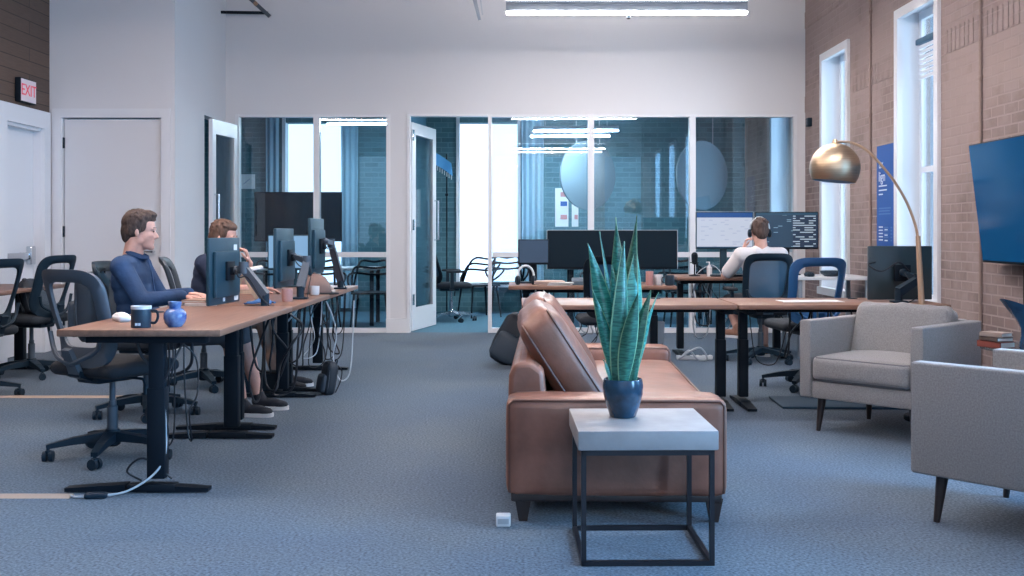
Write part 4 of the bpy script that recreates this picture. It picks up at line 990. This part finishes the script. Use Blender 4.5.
cup('small clear cup with a pinkish drink by the middle monitor arm', (-1.52, 7.08, .742), .036, .085, mat('rose plastic', (.45, .26, .24), .4), handle=False)
# papers by the furthest monitor
def papers(label, loc, w, d, n, rz=0, m=PAPER, group='loose papers'):
    t = thing('paper_stack', label, 'papers', loc, rz, group)
    for k in range(n): MB().box((random.uniform(-.01, .01), random.uniform(-.01, .01), .003+k*.005), (w, d, .004), rot=(0, 0, random.uniform(-.15, .15))).build('sheet', m, t, smooth=False)
    return t
papers('white papers lying by the furthest edgewise monitor', (-1.66, 9.02, .731), .21, .28, 4, .3)
papers('pale paper lying flat on the desk with the turned monitor', (2.02, 7.42, .721), .42, .20, 1, .0)

# ------------------------------------------------------------------ far desks
monitor('extra wide black monitor on the far desk behind the snake plant', (.84, 9.58, .745), 0, 1.16, .345, stand=.125, edge=SILVER, shell=BLACK)
monitor('small dark monitor on the far desk beside the extra wide monitor', (.14, 9.55, .745), R(6), .275, .225, mat('dim display', (.012, .018, .03), .2, emit=(.05, .09, .16), estr=.35), stand=.165, shell=BLACK)
t = thing('headphones', 'white and black headphones resting upright on the far desk corner', 'headphones', (.065, 9.22, .746), R(20))
MB().tube([(math.cos(a)*.075, .0, .075+math.sin(a)*.09) for a in [PI*i/18 for i in range(19)]], .010, 8).build('headband', WHITEPL, t)
for sx in (-1, 1): MB().lathe([(.030, -.016), (.040, -.008), (.040, .010), (.028, .018)], (sx*.072, 0, .042), 18, m=rotm((0, R(90), 0))).build('ear_cup', PLASTIC, t)
papers('tan papers piled on the far desk by the white headphones', (.27, 9.25, .746), .26, .21, 7, .1, mat('kraft paper', (.48, .38, .34), .9))
papers('white crumpled papers at the front of the far desk', (.36, 9.14, .746), .2, .1, 5, -.2)
book('grey book with white edges lying on the far desk', (.57, 9.30, .746), R(90), .22, .20, .03, (.10, .16, .22), 'books on the desks')
book('slate book lying on the grey book', (.56, 9.31, .777), R(84), .20, .18, .025, (.20, .26, .32), 'books on the desks')
cup('pink can standing at the end of the far desk', (1.12, 9.15, .746), .033, .12, mat('pink can', (.50, .26, .25), .35), handle=False, name='drink_can', cat='can')
cup('white mug standing beside the pink can', (1.20, 9.2, .746), .04, .09, RIM)
cup('slate mug beside the white mug on the far desk', (1.29, 9.15, .746), .04, .085, MUGB)
o = thing('waste_bin', 'pale grey open waste bin under the far desk, partly behind the sofa arm', 'bin', (1.27, 9.95, 0))
MB().lathe([(.001, .004), (.085, 0), (.11, .36), (.114, .37), (.106, .37), (.082, .012), (.001, .010)], n=4, m=rotm((0, 0, R(45))), capa=False, capb=False).build('bucket', mat('bin plastic', (.28, .33, .38), .5), o, smooth=False)
# two screens of the person in white
monitor('wide screen showing a white document beside the head of the person in white', (2.045, 10.64, .775), R(3), .575, .37, screen_mat('document'), stand=.255, edge=SILVER, shell=HOUSING)
monitor('wide screen with rows of code behind the head of the person in white', (2.665, 10.66, .775), R(-4), .62, .37, screen_mat('code'), stand=.255, shell=BLACK)
b = thing('white_desk', 'white table with dark bowl and mouse, seen through the blue chair', 'table', (2.99, 10.48, 0))
MB().box((0, 0, .76), (.72, .70, .03), bev=.005).build('tabletop', WHITEPL, b)
for x in (-.32, .32):
    for y in (-.30, .30): MB().box((x, y, .3725), (.04, .04, .745), bev=.004).build('leg', ALU, b)
o = thing('bowl', 'low dark bowl on the white table behind the blue chair', 'bowl', (3.0, 10.3, .775))
MB().lathe([(.001, .003), (.06, 0), (.10, .03), (.105, .055), (.098, .055), (.07, .02), (.001, .012)], n=26, capa=False, capb=False).build('body', MUGB, o); MB().lathe([(.04, -.0), (.045, .004)], n=20).build('foot', MUGB, o)
o = thing('computer_mouse', 'black computer mouse on the white table beside the bowl', 'computer mouse', (2.78, 10.26, .775), R(10))
MB().cushion((0, 0, .018), (.065, .115, .036), r=.016, bulge=.012, n=8).build('shell', PLASTIC, o); MB().box((0, .03, .04), (.006, .02, .006), bev=.002).build('wheel', GREYPL, o)
o = thing('sanitizer_bottle', 'small white pump bottle before the document screen', 'bottle', (1.83, 10.28, .775))
MB().lathe([(.001, .001), (.024, 0), (.026, .008), (.026, .085), (.012, .10), (.011, .112)], n=18).build('body', WHITEPL, o); MB().cyl((0, 0, .11), (0, 0, .14), .006, n=8).bar((0, 0, .138), (-.03, 0, .136), .012, .009).build('pump', WHITEPL, o)
o = thing('microphone', 'black desk microphone on a stand beside the document screen', 'microphone', (1.70, 10.35, .775))
MB().lathe([(.055, 0), (.055, .008), (.012, .016), (.007, .02), (.007, .12)], n=20).build('stand', BLACK, o); MB().cap((0, 0, .14), (0, 0, .20), .03, .032).build('capsule', BLACK, o); MB().tube([(.043*math.cos(a), .043*math.sin(a), .13) for a in [2*PI*i/20 for i in range(20)]], .004, 6, closed=True).build('shock_ring', BLACK, o)
o = thing('keyboard', 'dark keyboard on the desk of the person in white', 'keyboard', (2.02, 10.24, .775))
MB().span((-.19, -.06, .002), (.19, .06, .016), bev=.004).build('case', PLASTIC, o)
k = MB()
for i in range(14):
    for j in range(5): k.box((-.175+i*.027, -.046+j*.023, .018), (.022, .018, .006))
k.build('keys', GREYPL, o, smooth=False)
cable('white charging cable looping over the desk by the pump bottle', [(1.72, 10.42, .78), (1.78, 10.40, .84), (1.88, 10.42, .88), (1.95, 10.38, .82), (1.93, 10.28, .78)], .004, CABLE_W)
# turned monitor with arm on the long desk by the lamp
monitor('monitor with its dark back turned to the room on the desk behind the armchair', (2.665, 7.52, .72+.195), R(184), .46, .375, shell=mat('smoked housing', (.03, .05, .06), .3), group='monitors on arms', bulge=False)
monitor_arm('folded monitor arm behind the lamp pole holding the turned monitor', (2.585, 7.30, .72), (2.73, 7.33, .88), (2.665, 7.435, .92), m=PLASTIC)
cable('black cable looping below the back of the turned monitor', [(2.48, 7.46, .99), (2.42, 7.42, .97), (2.50, 7.38, .93), (2.62, 7.40, .99), (2.70, 7.42, .93)], .006)

# ------------------------------------------------------------------ arc lamp
BRASS = mat('brushed brass', (.56, .43, .30), .40, metal=1, var=.10, vscale=4, stretch=(1, 1, 30)); POLE = mat('bronze pole', (.46, .30, .20), .45, metal=.3)
SHIN = mat('shade lining', (.42, .56, .70), .5)
K_ = 6.85/1075
def LP(px, py): return ((px-518)*K_, 6.85, 1.2-(py-232)*K_)
la = thing('arc_floor_lamp', 'arc floor lamp with a brushed brass globe shade behind the grey armchair', 'lamp', (2.60, 6.85, 0)); o = V((2.60, 6.85, 0))
MB().lathe([(.13, 0), (.135, .006), (.135, .028), (.128, .034), (.02, .036), (.018, .06)], n=36).build('base', BLACK, la)
MB().tube([V((0, 0, .03)), V((-.02, 0, .6)), V(LP(918, 236))-o], [.023, .021, .015], 14).build('pole', POLE, la)
pts = [V(LP(*p))-o for p in ((918, 238), (915, 224), (907, 203), (896, 184), (883, 167), (871, 154), (860, 146), (848, 142), (836, 142))]
MB().tube(spline(pts, 5), .0085, 10).build('arm', POLE, la)
rs = .158; prof = []
for i in range(22):
    a = R(4)+i/21*R(119); prof.append((rs*math.sin(a), rs*math.cos(a)))
cz = V(LP(835, 168))-o; tm = rotm((0, R(6), 0))
sh = MB().lathe(prof[::-1], cz, 44, m=tm, capa=False, capb=False).build('lamp_shade', BRASS, la)
pin = [(r_*.975, z_*.975) for r_, z_ in prof]
MB().lathe(pin, cz, 44, m=tm, capa=False, capb=False).lathe([prof[-1], pin[-1]], cz, 44, m=tm, capa=False, capb=False).build('shade_lining', SHIN, sh)
MB().lathe([(.014, 0), (.02, .01), (.014, .03), (.006, .035)], cz+V((0, 0, rs-.008)), 16).build('finial', BRASS, la)
MB().cyl(cz+V((0, 0, .15)), cz+V((0, 0, .06)), .02, n=14).ell(cz+V((0, 0, .03)), .045).build('bulb', mat('frosted bulb', (.7, .72, .75), .5), la)

# ------------------------------------------------------------------ wall screen
TVG = mat('display glass painted reflection', (.004, .05, .14), .12, spec=.12, emit=(.003, .055, .15), estr=.28)  # blue tint and glow paint in the room's reflection on the screen
tv = thing('wall_television', 'large flat wall screen tilted out from the brick wall', 'television', (3.235, 6.875, 1.40), 0); tv.rotation_euler = (R(7), 0, R(-90))
MB().box((0, .02, 0), (1.45, .04, .835), bev=.006).cushion((0, .045, -.05), (1.0, .03, .5), r=.012, bulge=0, n=4).build('housing', BLACK, tv)
MB().box((0, -.0015, .004), (1.43, .003, .81)).build('screen', TVG, tv, smooth=False)
w_ = MB().box((0, .085, 0), (.40, .03, .36), bev=.004).bar((-.12, .09, .05), (-.12, .16, .03), .04, .03).bar((.12, .09, .05), (.12, .16, .03), .04, .03).build('wall_bracket', BLACK, tv)
cable('black cable hanging below the wall screen along the brick', [(3.39, 7.2, .95), (3.40, 7.22, .7), (3.395, 7.16, .4), (3.40, 7.2, .05)], .006)

# ------------------------------------------------------------------ glass table between the armchairs
GT = glass_mat('table glass', (.75, .88, .92), .10)
gt = thing('glass_table', 'round glass table between the two armchairs by the brick wall', 'table', (2.74, 5.62, 0))
MB().lathe([(.001, .585), (.30, .585), (.303, .592), (.30, .598), (.001, .598)], n=44, capa=False, capb=False).build('tabletop', GT, gt)
for k in range(3):
    a = 2*PI*k/3+.4; MB().tube([(.22*math.cos(a), .22*math.sin(a), 0), (.10*math.cos(a), .10*math.sin(a), .30), (.20*math.cos(a), .20*math.sin(a), .585)], .011, 10).build('leg', STEEL, gt)
MB().tube([(.10*math.cos(a), .10*math.sin(a), .30) for a in [2*PI*i/24 for i in range(24)]], .008, 8, closed=True).build('ring', STEEL, gt)
book('rust red book at the bottom of the pile on the glass table', (2.50, 5.62, .599), R(25), .11, .15, .032, (.22, .05, .035), 'books on the glass table')
book('dark brown book in the middle of the pile on the glass table', (2.50, 5.62, .632), R(15), .10, .14, .022, (.10, .07, .06), 'books on the glass table')
book('tan book on top of the pile on the glass table', (2.50, 5.62, .655), R(32), .095, .13, .022, (.36, .28, .24), 'books on the glass table')
VB = mat('petrol blue glaze', (.010, .06, .13), .18, coat=.5, var=.4, vscale=8)
vz = thing('vase', 'petrol blue vase with a flared leaning lip on the glass table', 'vase', (2.60, 5.48, .599), R(190))
def vs(r, z, lean): return r, z, lean
m = MB(); n = 30; rings = []
for r, z, ln, sk in ((.001, .002, 0, 0), (.038, 0, 0, 0), (.042, .02, 0, 0), (.030, .07, .004, 0), (.026, .11, .010, .01), (.042, .155, .022, .05), (.070, .20, .040, .15), (.088, .225, .055, .28), (.080, .222, .055, .28), (.060, .195, .040, .16), (.030, .15, .020, .05), (.001, .12, .010, 0)):
    rings.append([m.bm.verts.new((ln+r*math.cos(2*PI*k/n), r*math.sin(2*PI*k/n), z+sk*r*math.cos(2*PI*k/n)*1.5)) for k in range(n)])
for a, c in zip(rings, rings[1:]):
    for k in range(n): m.bm.faces.new((a[k], a[(k+1) % n], c[(k+1) % n], c[k]))
m.build('body', VB, vz); MB().tube(spline([(-.024, 0, .06), (-.055, 0, .09), (-.060, 0, .14), (-.022, 0, .165)]), .007, 8).build('handle', VB, vz)

# ------------------------------------------------------------------ floor items
backpack('black backpack slumped on the carpet behind the sofa', (-.15, 9.75, .02), R(-14), lean=R(-6), sc=.98, roll=R(27))
backpack('dark backpack lying on the mesh chair below the white door', (-3.98, 8.90, .53), R(65), lean=R(-20), sc=.62)
backpack('black backpack hanging behind the man in the blue shirt', (-2.79, 7.04, .50), R(-90), sc=.92)
backpack('black shoulder bag slumped by the desk leg between the two men', (-1.42, 7.95, .0), R(-60), lean=R(-10), sc=.52)
o = thing('computer_tower', 'black computer tower lying under the desk by the khaki trousers', 'computer', (-1.88, 7.95, 0))
MB().span((-.125, -.085, .008), (.125, .085, .17), bev=.008).build('case', BLACK, o); MB().span((-.12, -.088, .02), (.12, -.084, .16)).build('front_panel', PLASTIC, o, smooth=False)
for x in (-.10, .10):
    for y in (-.06, .06): MB().cyl((x, y, 0), (x, y, .01), .012, n=10).build('foot', PLASTIC, o)
COVER = mat('tan cable cover', (.36, .29, .24), .6)
for x0, x1, y, l in ((-4.7, -2.02, 4.87, 'tan floor cable cover ending at the desk with the mug'), (-4.7, -2.85, 7.80, 'tan floor cable cover crossing the carpet behind the empty mesh chair')):
    o = MB().prism([(-.03, 0), (.03, 0), (.014, .012), (-.014, .012)], x1-x0, M4.Translation((x0, y, 0)) @ rotm((R(90), 0, R(90)))).build('cable_cover', COVER, smooth=False); tag(o, l, 'cable cover')
cable('pale cable running from the cable cover up the leg of the desk with the mug', [(-2.03, 4.87, .008), (-1.98, 4.83, .01), (-1.86, 4.85, .012), (-1.76, 4.88, .03), (-1.66, 4.93, .10), (-1.625, 4.96, .20), (-1.63, 4.95, .45)], .005, CABLE_W)
o = MB().cushion((0, 0, .014), (.10, .04, .026), r=.01, bulge=.002, n=5).build('cable_plug', PLASTIC); o.location = (-1.90, 4.84, .0); o.rotation_euler = (0, 0, .1); tag(o, 'dark inline plug on the pale cable lying on the carpet', 'plug')
o = thing('floor_box', 'small white power box on the carpet by the sofa leg', 'power box', (-.06, 4.40, 0))
MB().span((-.03, -.03, 0), (.03, .03, .045), bev=.006).build('body', WHITEPL, o); MB().span((-.022, -.032, .012), (.022, -.029, .034)).build('face_plate', SILVER, o)
o = MB().cushion((0, 0, .010), (1.0, .48, .02), r=.009, bulge=0, n=6).build('floor_mat', mat('navy foam mat', (.012, .045, .085), .7, bump=.2, bscale=80)); o.location = (2.30, 7.50, 0); o.rotation_euler = (0, 0, R(-2)); tag(o, 'dark navy standing mat on the carpet under the desk with the turned monitor', 'mat')
# cables under the desks
rnd = random.Random(11)
def hang(x, y, z0, n, spread, label, group, mats=(CABLE, CABLE, CABLE_W)):
    for k in range(n):
        a = [V((x+rnd.uniform(-spread, spread), y+rnd.uniform(-spread, spread)*.6, z0))]
        z = z0
        for j in range(4):
            z -= rnd.uniform(.06, .17); z = max(z, .02); a.append(V((a[-1].x+rnd.uniform(-.07, .07), y+rnd.uniform(-.05, .05), z)))
        q_ = a[-1]; ex = rnd.uniform(-.12, .12); a.append(V((q_.x+ex, q_.y+.03, q_.z*.9+.06))); a.append(V((q_.x+ex*1.3, y+.04, z0*.6+q_.z*.4))); a.append(V((q_.x+ex*1.4, y+.04, z0))); cable(label, a, rnd.choice((.004, .005, .007)), rnd.choice(mats), group=group)
hang(-1.60, 5.00, .70, 3, .05, 'black cable hanging down the leg of the desk with the mug', 'cables on the near desk leg', (CABLE,))
cable('black cable looping on the foot of the desk with the mug', [(-1.60, 4.97, .06), (-1.72, 4.94, .16), (-1.80, 4.95, .10), (-1.74, 4.97, .05)], .005)
cable('thick black cable sagging under the near desk past the seat', [(-1.58, 5.2, .71), (-1.60, 5.25, .55), (-1.72, 5.28, .50), (-1.84, 5.28, .58), (-1.88, 5.26, .71)], .008)
hang(-1.46, 6.62, .70, 4, .06, 'cable hanging under the monitor arm of the blue shirt man', 'cables under the blue shirt desk')
hang(-1.50, 7.95, .69, 7, .09, 'cable hanging between the two desks before the khaki trousers', 'cables between the desks')
hang(-1.60, 9.3, .68, 3, .05, 'black cable hanging at the desk end by the glazing', 'cables at the desk end', (CABLE,))
hang(.42, 9.5, .69, 9, .32, 'tangled cable under the extra wide monitor', 'cables under the far desk')
hang(1.95, 10.6, .72, 6, .22, 'tangled cable under the desk of the person in white', 'cables under the white shirt desk')
hang(2.2, 7.66, .68, 7, .3, 'tangled cable under the desk with the turned monitor', 'cables behind the blue chair')
cable('white cable looped on the carpet by the far desk leg', [(1.5, 10.05, .01), (1.62, 10.0, .10), (1.70, 9.98, .12), (1.76, 10.0, .02), (1.68, 10.05, .01), (1.60, 10.06, .09), (1.52, 10.1, .01)], .009, CABLE_W)
o = thing('power_strip', 'pale power strip lying on the carpet under the far desk', 'power strip', (1.66, 10.12, 0), R(4))
MB().span((-.17, -.03, 0), (.17, .03, .04), bev=.008).build('body', WHITEPL, o)
for k in range(5): MB().cyl((-.12+k*.06, 0, .038), (-.12+k*.06, 0, .042), .018, n=12).build('socket', PLASTIC, o)

# ------------------------------------------------------------------ meeting rooms behind the glass
tv = thing('meeting_screen', 'wide black screen on a floor stand behind the two bay glazing', 'television', (-3.02, 14.75, 0))
MB().span((-.60, .0, 1.07), (.60, .05, 1.75), bev=.006).build('housing', BLACK, tv); MB().span((-.59, -.003, 1.085), (.59, .0, 1.74)).build('screen', mat('black display glass', (.006, .012, .022), .15), tv, smooth=False)
for x in (-.3, .3): MB().bar((x, .06, .05), (x, .06, 1.3), .05, .03).build('post', BLACK, tv); 
for x in (-.3, .3): MB().box((x, .03, .025), (.05, .55, .05), bev=.006).build('foot', BLACK, tv)
MB().box((0, .06, .6), (.62, .03, .05)).build('crossbar', BLACK, tv, smooth=False)
mt = thing('meeting_table', 'long pale topped meeting table behind the two bay glazing', 'table', (-2.55, 14.05, 0))
MB().box((0, 0, .725), (1.5, .75, .03), bev=.004).build('tabletop', WHITEPL, mt)
for x in (-.68, .68):
    for y in (-.30, .30): MB().box((x, y, .355), (.05, .05, .71), bev=.004).build('leg', BLACK, mt)
mt = thing('meeting_table', 'dark meeting table behind the glazing with the round discs', 'table', (1.6, 14.4, 0))
MB().box((0, 0, .725), (2.0, .9, .03), bev=.004).build('tabletop', mat('dark table top', (.03, .06, .08), .4), mt)
for x in (-.9, .9):
    for y in (-.38, .38): MB().box((x, y, .355), (.05, .05, .71), bev=.004).build('leg', BLACK, mt)
def loop_chair():
    """moulded chair with a back of three interlaced bands"""
    t = thing('moulded_chair', '', 'chair', (0, 0, 0), 0, 'moulded black loop back chairs')
    MB().cushion((0, 0, .45), (.46, .44, .03), r=.014, bulge=-.006, n=8).build('seat', BLACK, t)
    for sx in (-1, 1):
        for sy in (-1, 1): MB().tube([(sx*.19, sy*.17, .445), (sx*.235, sy*.215, 0)], [.016, .010], 8).build('leg', BLACK, t)
    for z, sp, d in ((.84, .15, 0), (.76, .22, -.02), (.68, .28, -.04)):
        MB().tube(spline([(-.22, .10-d, .46), (-sp*.9-.05, -.05, z-.10), (-sp, -.20, z), (0, -.25+d*.5, z-.015), (sp, -.20, z), (sp*.9+.05, -.05, z-.10), (.22, .10-d, .46)]), .014, 8).build('back_loop', BLACK, t)
    return t
pc = loop_chair()
spots = [(-2.47, 13.32, 180, 'black loop back chair at the pale meeting table, beside the white column'), (-3.06, 13.28, 186, 'black loop back chair at the pale meeting table, below the black screen'),
         (-1.81, 13.30, 180, 'black loop back chair at the corner of the pale meeting table'), (-.55, 15.2, 30, 'black loop back chair against the wall through the open glass door'),
         (-.16, 15.82, 0, 'black loop back chair half hidden behind the silver based chair'), (1.1, 13.5, 178, 'black loop back chair at the dark meeting table, towards the wide monitor'), (2.1, 13.5, 184, 'black loop back chair at the dark meeting table, towards the brick wall')]
for i, (x, y, a, l) in enumerate(spots):
    o = pc if i == 0 else copy_tree(pc)
    o.location = (x, y, 0); o.rotation_euler = (0, 0, R(a)); o['label'] = l
task_chair('black office chair on a polished star base through the open glass door', (-.90, 14.5, 0), R(-80), frame=BLACK, meshm=MESH_DARK, arms=True, base_m=CHROME)
DISC = mat('disc reflection tone', (.15, .21, .25), .9)  # discs added where pale reflections lie in the glass
for x, l in ((.95, 'pale round disc standing in for a reflection in the glazing above the wide monitor'), (2.50, 'pale round disc standing in for a reflection in the glazing by the brick wall')):
    o = thing('reflection_disc', l, 'reflection disc', (x, 14.6, 1.97), R(34), 'round reflection discs')
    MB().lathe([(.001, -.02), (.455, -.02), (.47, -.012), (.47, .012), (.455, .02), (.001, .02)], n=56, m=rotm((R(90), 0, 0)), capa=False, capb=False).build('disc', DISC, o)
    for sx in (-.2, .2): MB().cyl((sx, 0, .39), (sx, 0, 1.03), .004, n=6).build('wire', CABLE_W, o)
PINK = mat('pink ink', (.62, .24, .24), .7)
for x, l in ((.66, 'white print with pink blocks pinned on the teal brick beyond the glazing'), (.86, 'narrow white print with pink stripe beside the print with pink blocks')):
    o = thing('wall_picture', l, 'print', (x, YW-.01, 1.57), 0, 'prints behind the glazing'); hw = .10 if x < .8 else .05
    MB().span((-hw, 0, -.29), (hw, .008, .29)).build('sheet', PAPER, o, smooth=False)
    for z in (-.18, .02, .16): MB().span((-hw*.2, -.003, z), (hw*.8, .0, z+.07)).build('mark', PINK if z != .02 else BLUEP, o, smooth=False)
o = thing('framed_picture', 'small white framed picture on the teal brick at the far side of the meeting room', 'picture', (-4.08, YW-.015, 1.96))
MB().span((-.12, -.01, -.11), (.12, .012, .11)).build('frame', W_TRIM, o, smooth=False); MB().span((-.09, -.013, -.08), (.09, -.01, .08)).build('print', PAPER, o, smooth=False); MB().bar((-.05, -.015, -.04), (.05, -.015, .04), .025, .004).build('motif', BLUEP, o, smooth=False)
fl = thing('flag_stand', 'blue fringed pennant on a thin pole through the open glass door', 'flag', (-1.05, 15.85, 0))
MB().lathe([(.12, 0), (.12, .015), (.01, .03)], n=24).build('base', BLACK, fl); MB().cyl((0, 0, .02), (0, 0, 2.35), .011, n=10).build('pole', BLACK, fl); MB().ell((0, 0, 1.75), .025).build('knob', BLACK, fl)
MB().sheet(lambda u, v: (-.23+.30*u+.02*v, -.03-.02*math.sin(7*u+2*v), 2.40-.13*u-.06*u*u-.19*v), 12, 6, .006).build('pennant', mat('blue pennant', (.12, .42, .78), .8), fl)
fr = MB()
for k in range(9): fr.bar((-.20+.27*k/8, -.035, 2.215-.18*k/8), (-.20+.27*k/8, -.035, 2.15-.18*k/8), .018, .008)
fr.build('fringe', PAPER, fl, smooth=False)

CURT = mat('pale blue curtain', (.30, .47, .58), .9)
for x, wd, l in ((-3.68, .20, 'pale blue curtain beside the bright window behind the wide black screen, by the framed picture'), (-2.52, .26, 'pale blue curtain at the other edge of the window behind the wide black screen'), (.22, .34, 'pale blue curtain at the edge of the bright window behind the extra wide monitor')):
    o = thing('window_curtain', l, 'curtain', (x, YW-.10, .06), 0, 'pale blue curtains of the meeting rooms')
    MB().sheet(lambda u, v, wd=wd: ((u-.5)*wd*(1-.06*math.sin(PI*v)), .028*math.sin(u*wd*70)*(.6+.4*(1-v)), 2.86*v), 40, 6, .004).build('drape', CURT, o)
    MB().cyl((-wd/2-.04, 0, 2.88), (wd/2+.04, 0, 2.88), .012, n=8).build('rail', ALU, o)
# ------------------------------------------------------------------ light and camera
w = bpy.data.worlds.new('daylight'); scene.world = w; w.use_nodes = True
bg = w.node_tree.nodes['Background']; bg.inputs['Color'].default_value = (.42, .68, 1.0, 1); bg.inputs['Strength'].default_value = WORLD
def area(name, loc, rot, sx, sy, power, col):
    l = bpy.data.lights.new(name, 'AREA'); l.shape = 'RECTANGLE'; l.size = sx; l.size_y = sy; l.energy = power; l.color = col
    o = bpy.data.objects.new(name, l); C.objects.link(o); o.location = loc; o.rotation_euler = rot; o.visible_camera = True; return o
for a, c in wins:
    near = a < 6
    area('window_daylight', (XR+.5, (a+c)/2, 1.9), (0, R(90), 0), 2.9, 1.2, P_NEAR if near else P_FAR, (.34, .66, 1.0) if near else (.72, .87, 1.0))
for a, c in ow: area('window_daylight', ((a+c)/2, YW+.5, 1.65), (R(-90), 0, 0), 2.4, 3.4, P_OUT, (.85, .93, 1.0))
cam = bpy.data.cameras.new('camera'); cam.sensor_width = 36; cam.lens = 1075/1024*36; cam.shift_x = -6/1024; cam.shift_y = -56/1024; cam.clip_end = 100
co = bpy.data.objects.new('camera', cam); C.objects.link(co); co.location = (0, 0, 1.2); co.rotation_euler = (R(90), 0, 0); scene.camera = co
scene.view_settings.view_transform = 'Standard'; scene.view_settings.look = 'None'; scene.view_settings.gamma = 1; scene.view_settings.use_curve_mapping = False
scene.view_settings.exposure = EXPO
scene.cycles.use_denoising = True; scene.cycles.max_bounces = 8; scene.cycles.transparent_max_bounces = 24
scene.cycles.sample_clamp_indirect = 6; scene.cycles.caustics_reflective = False; scene.cycles.caustics_refractive = False
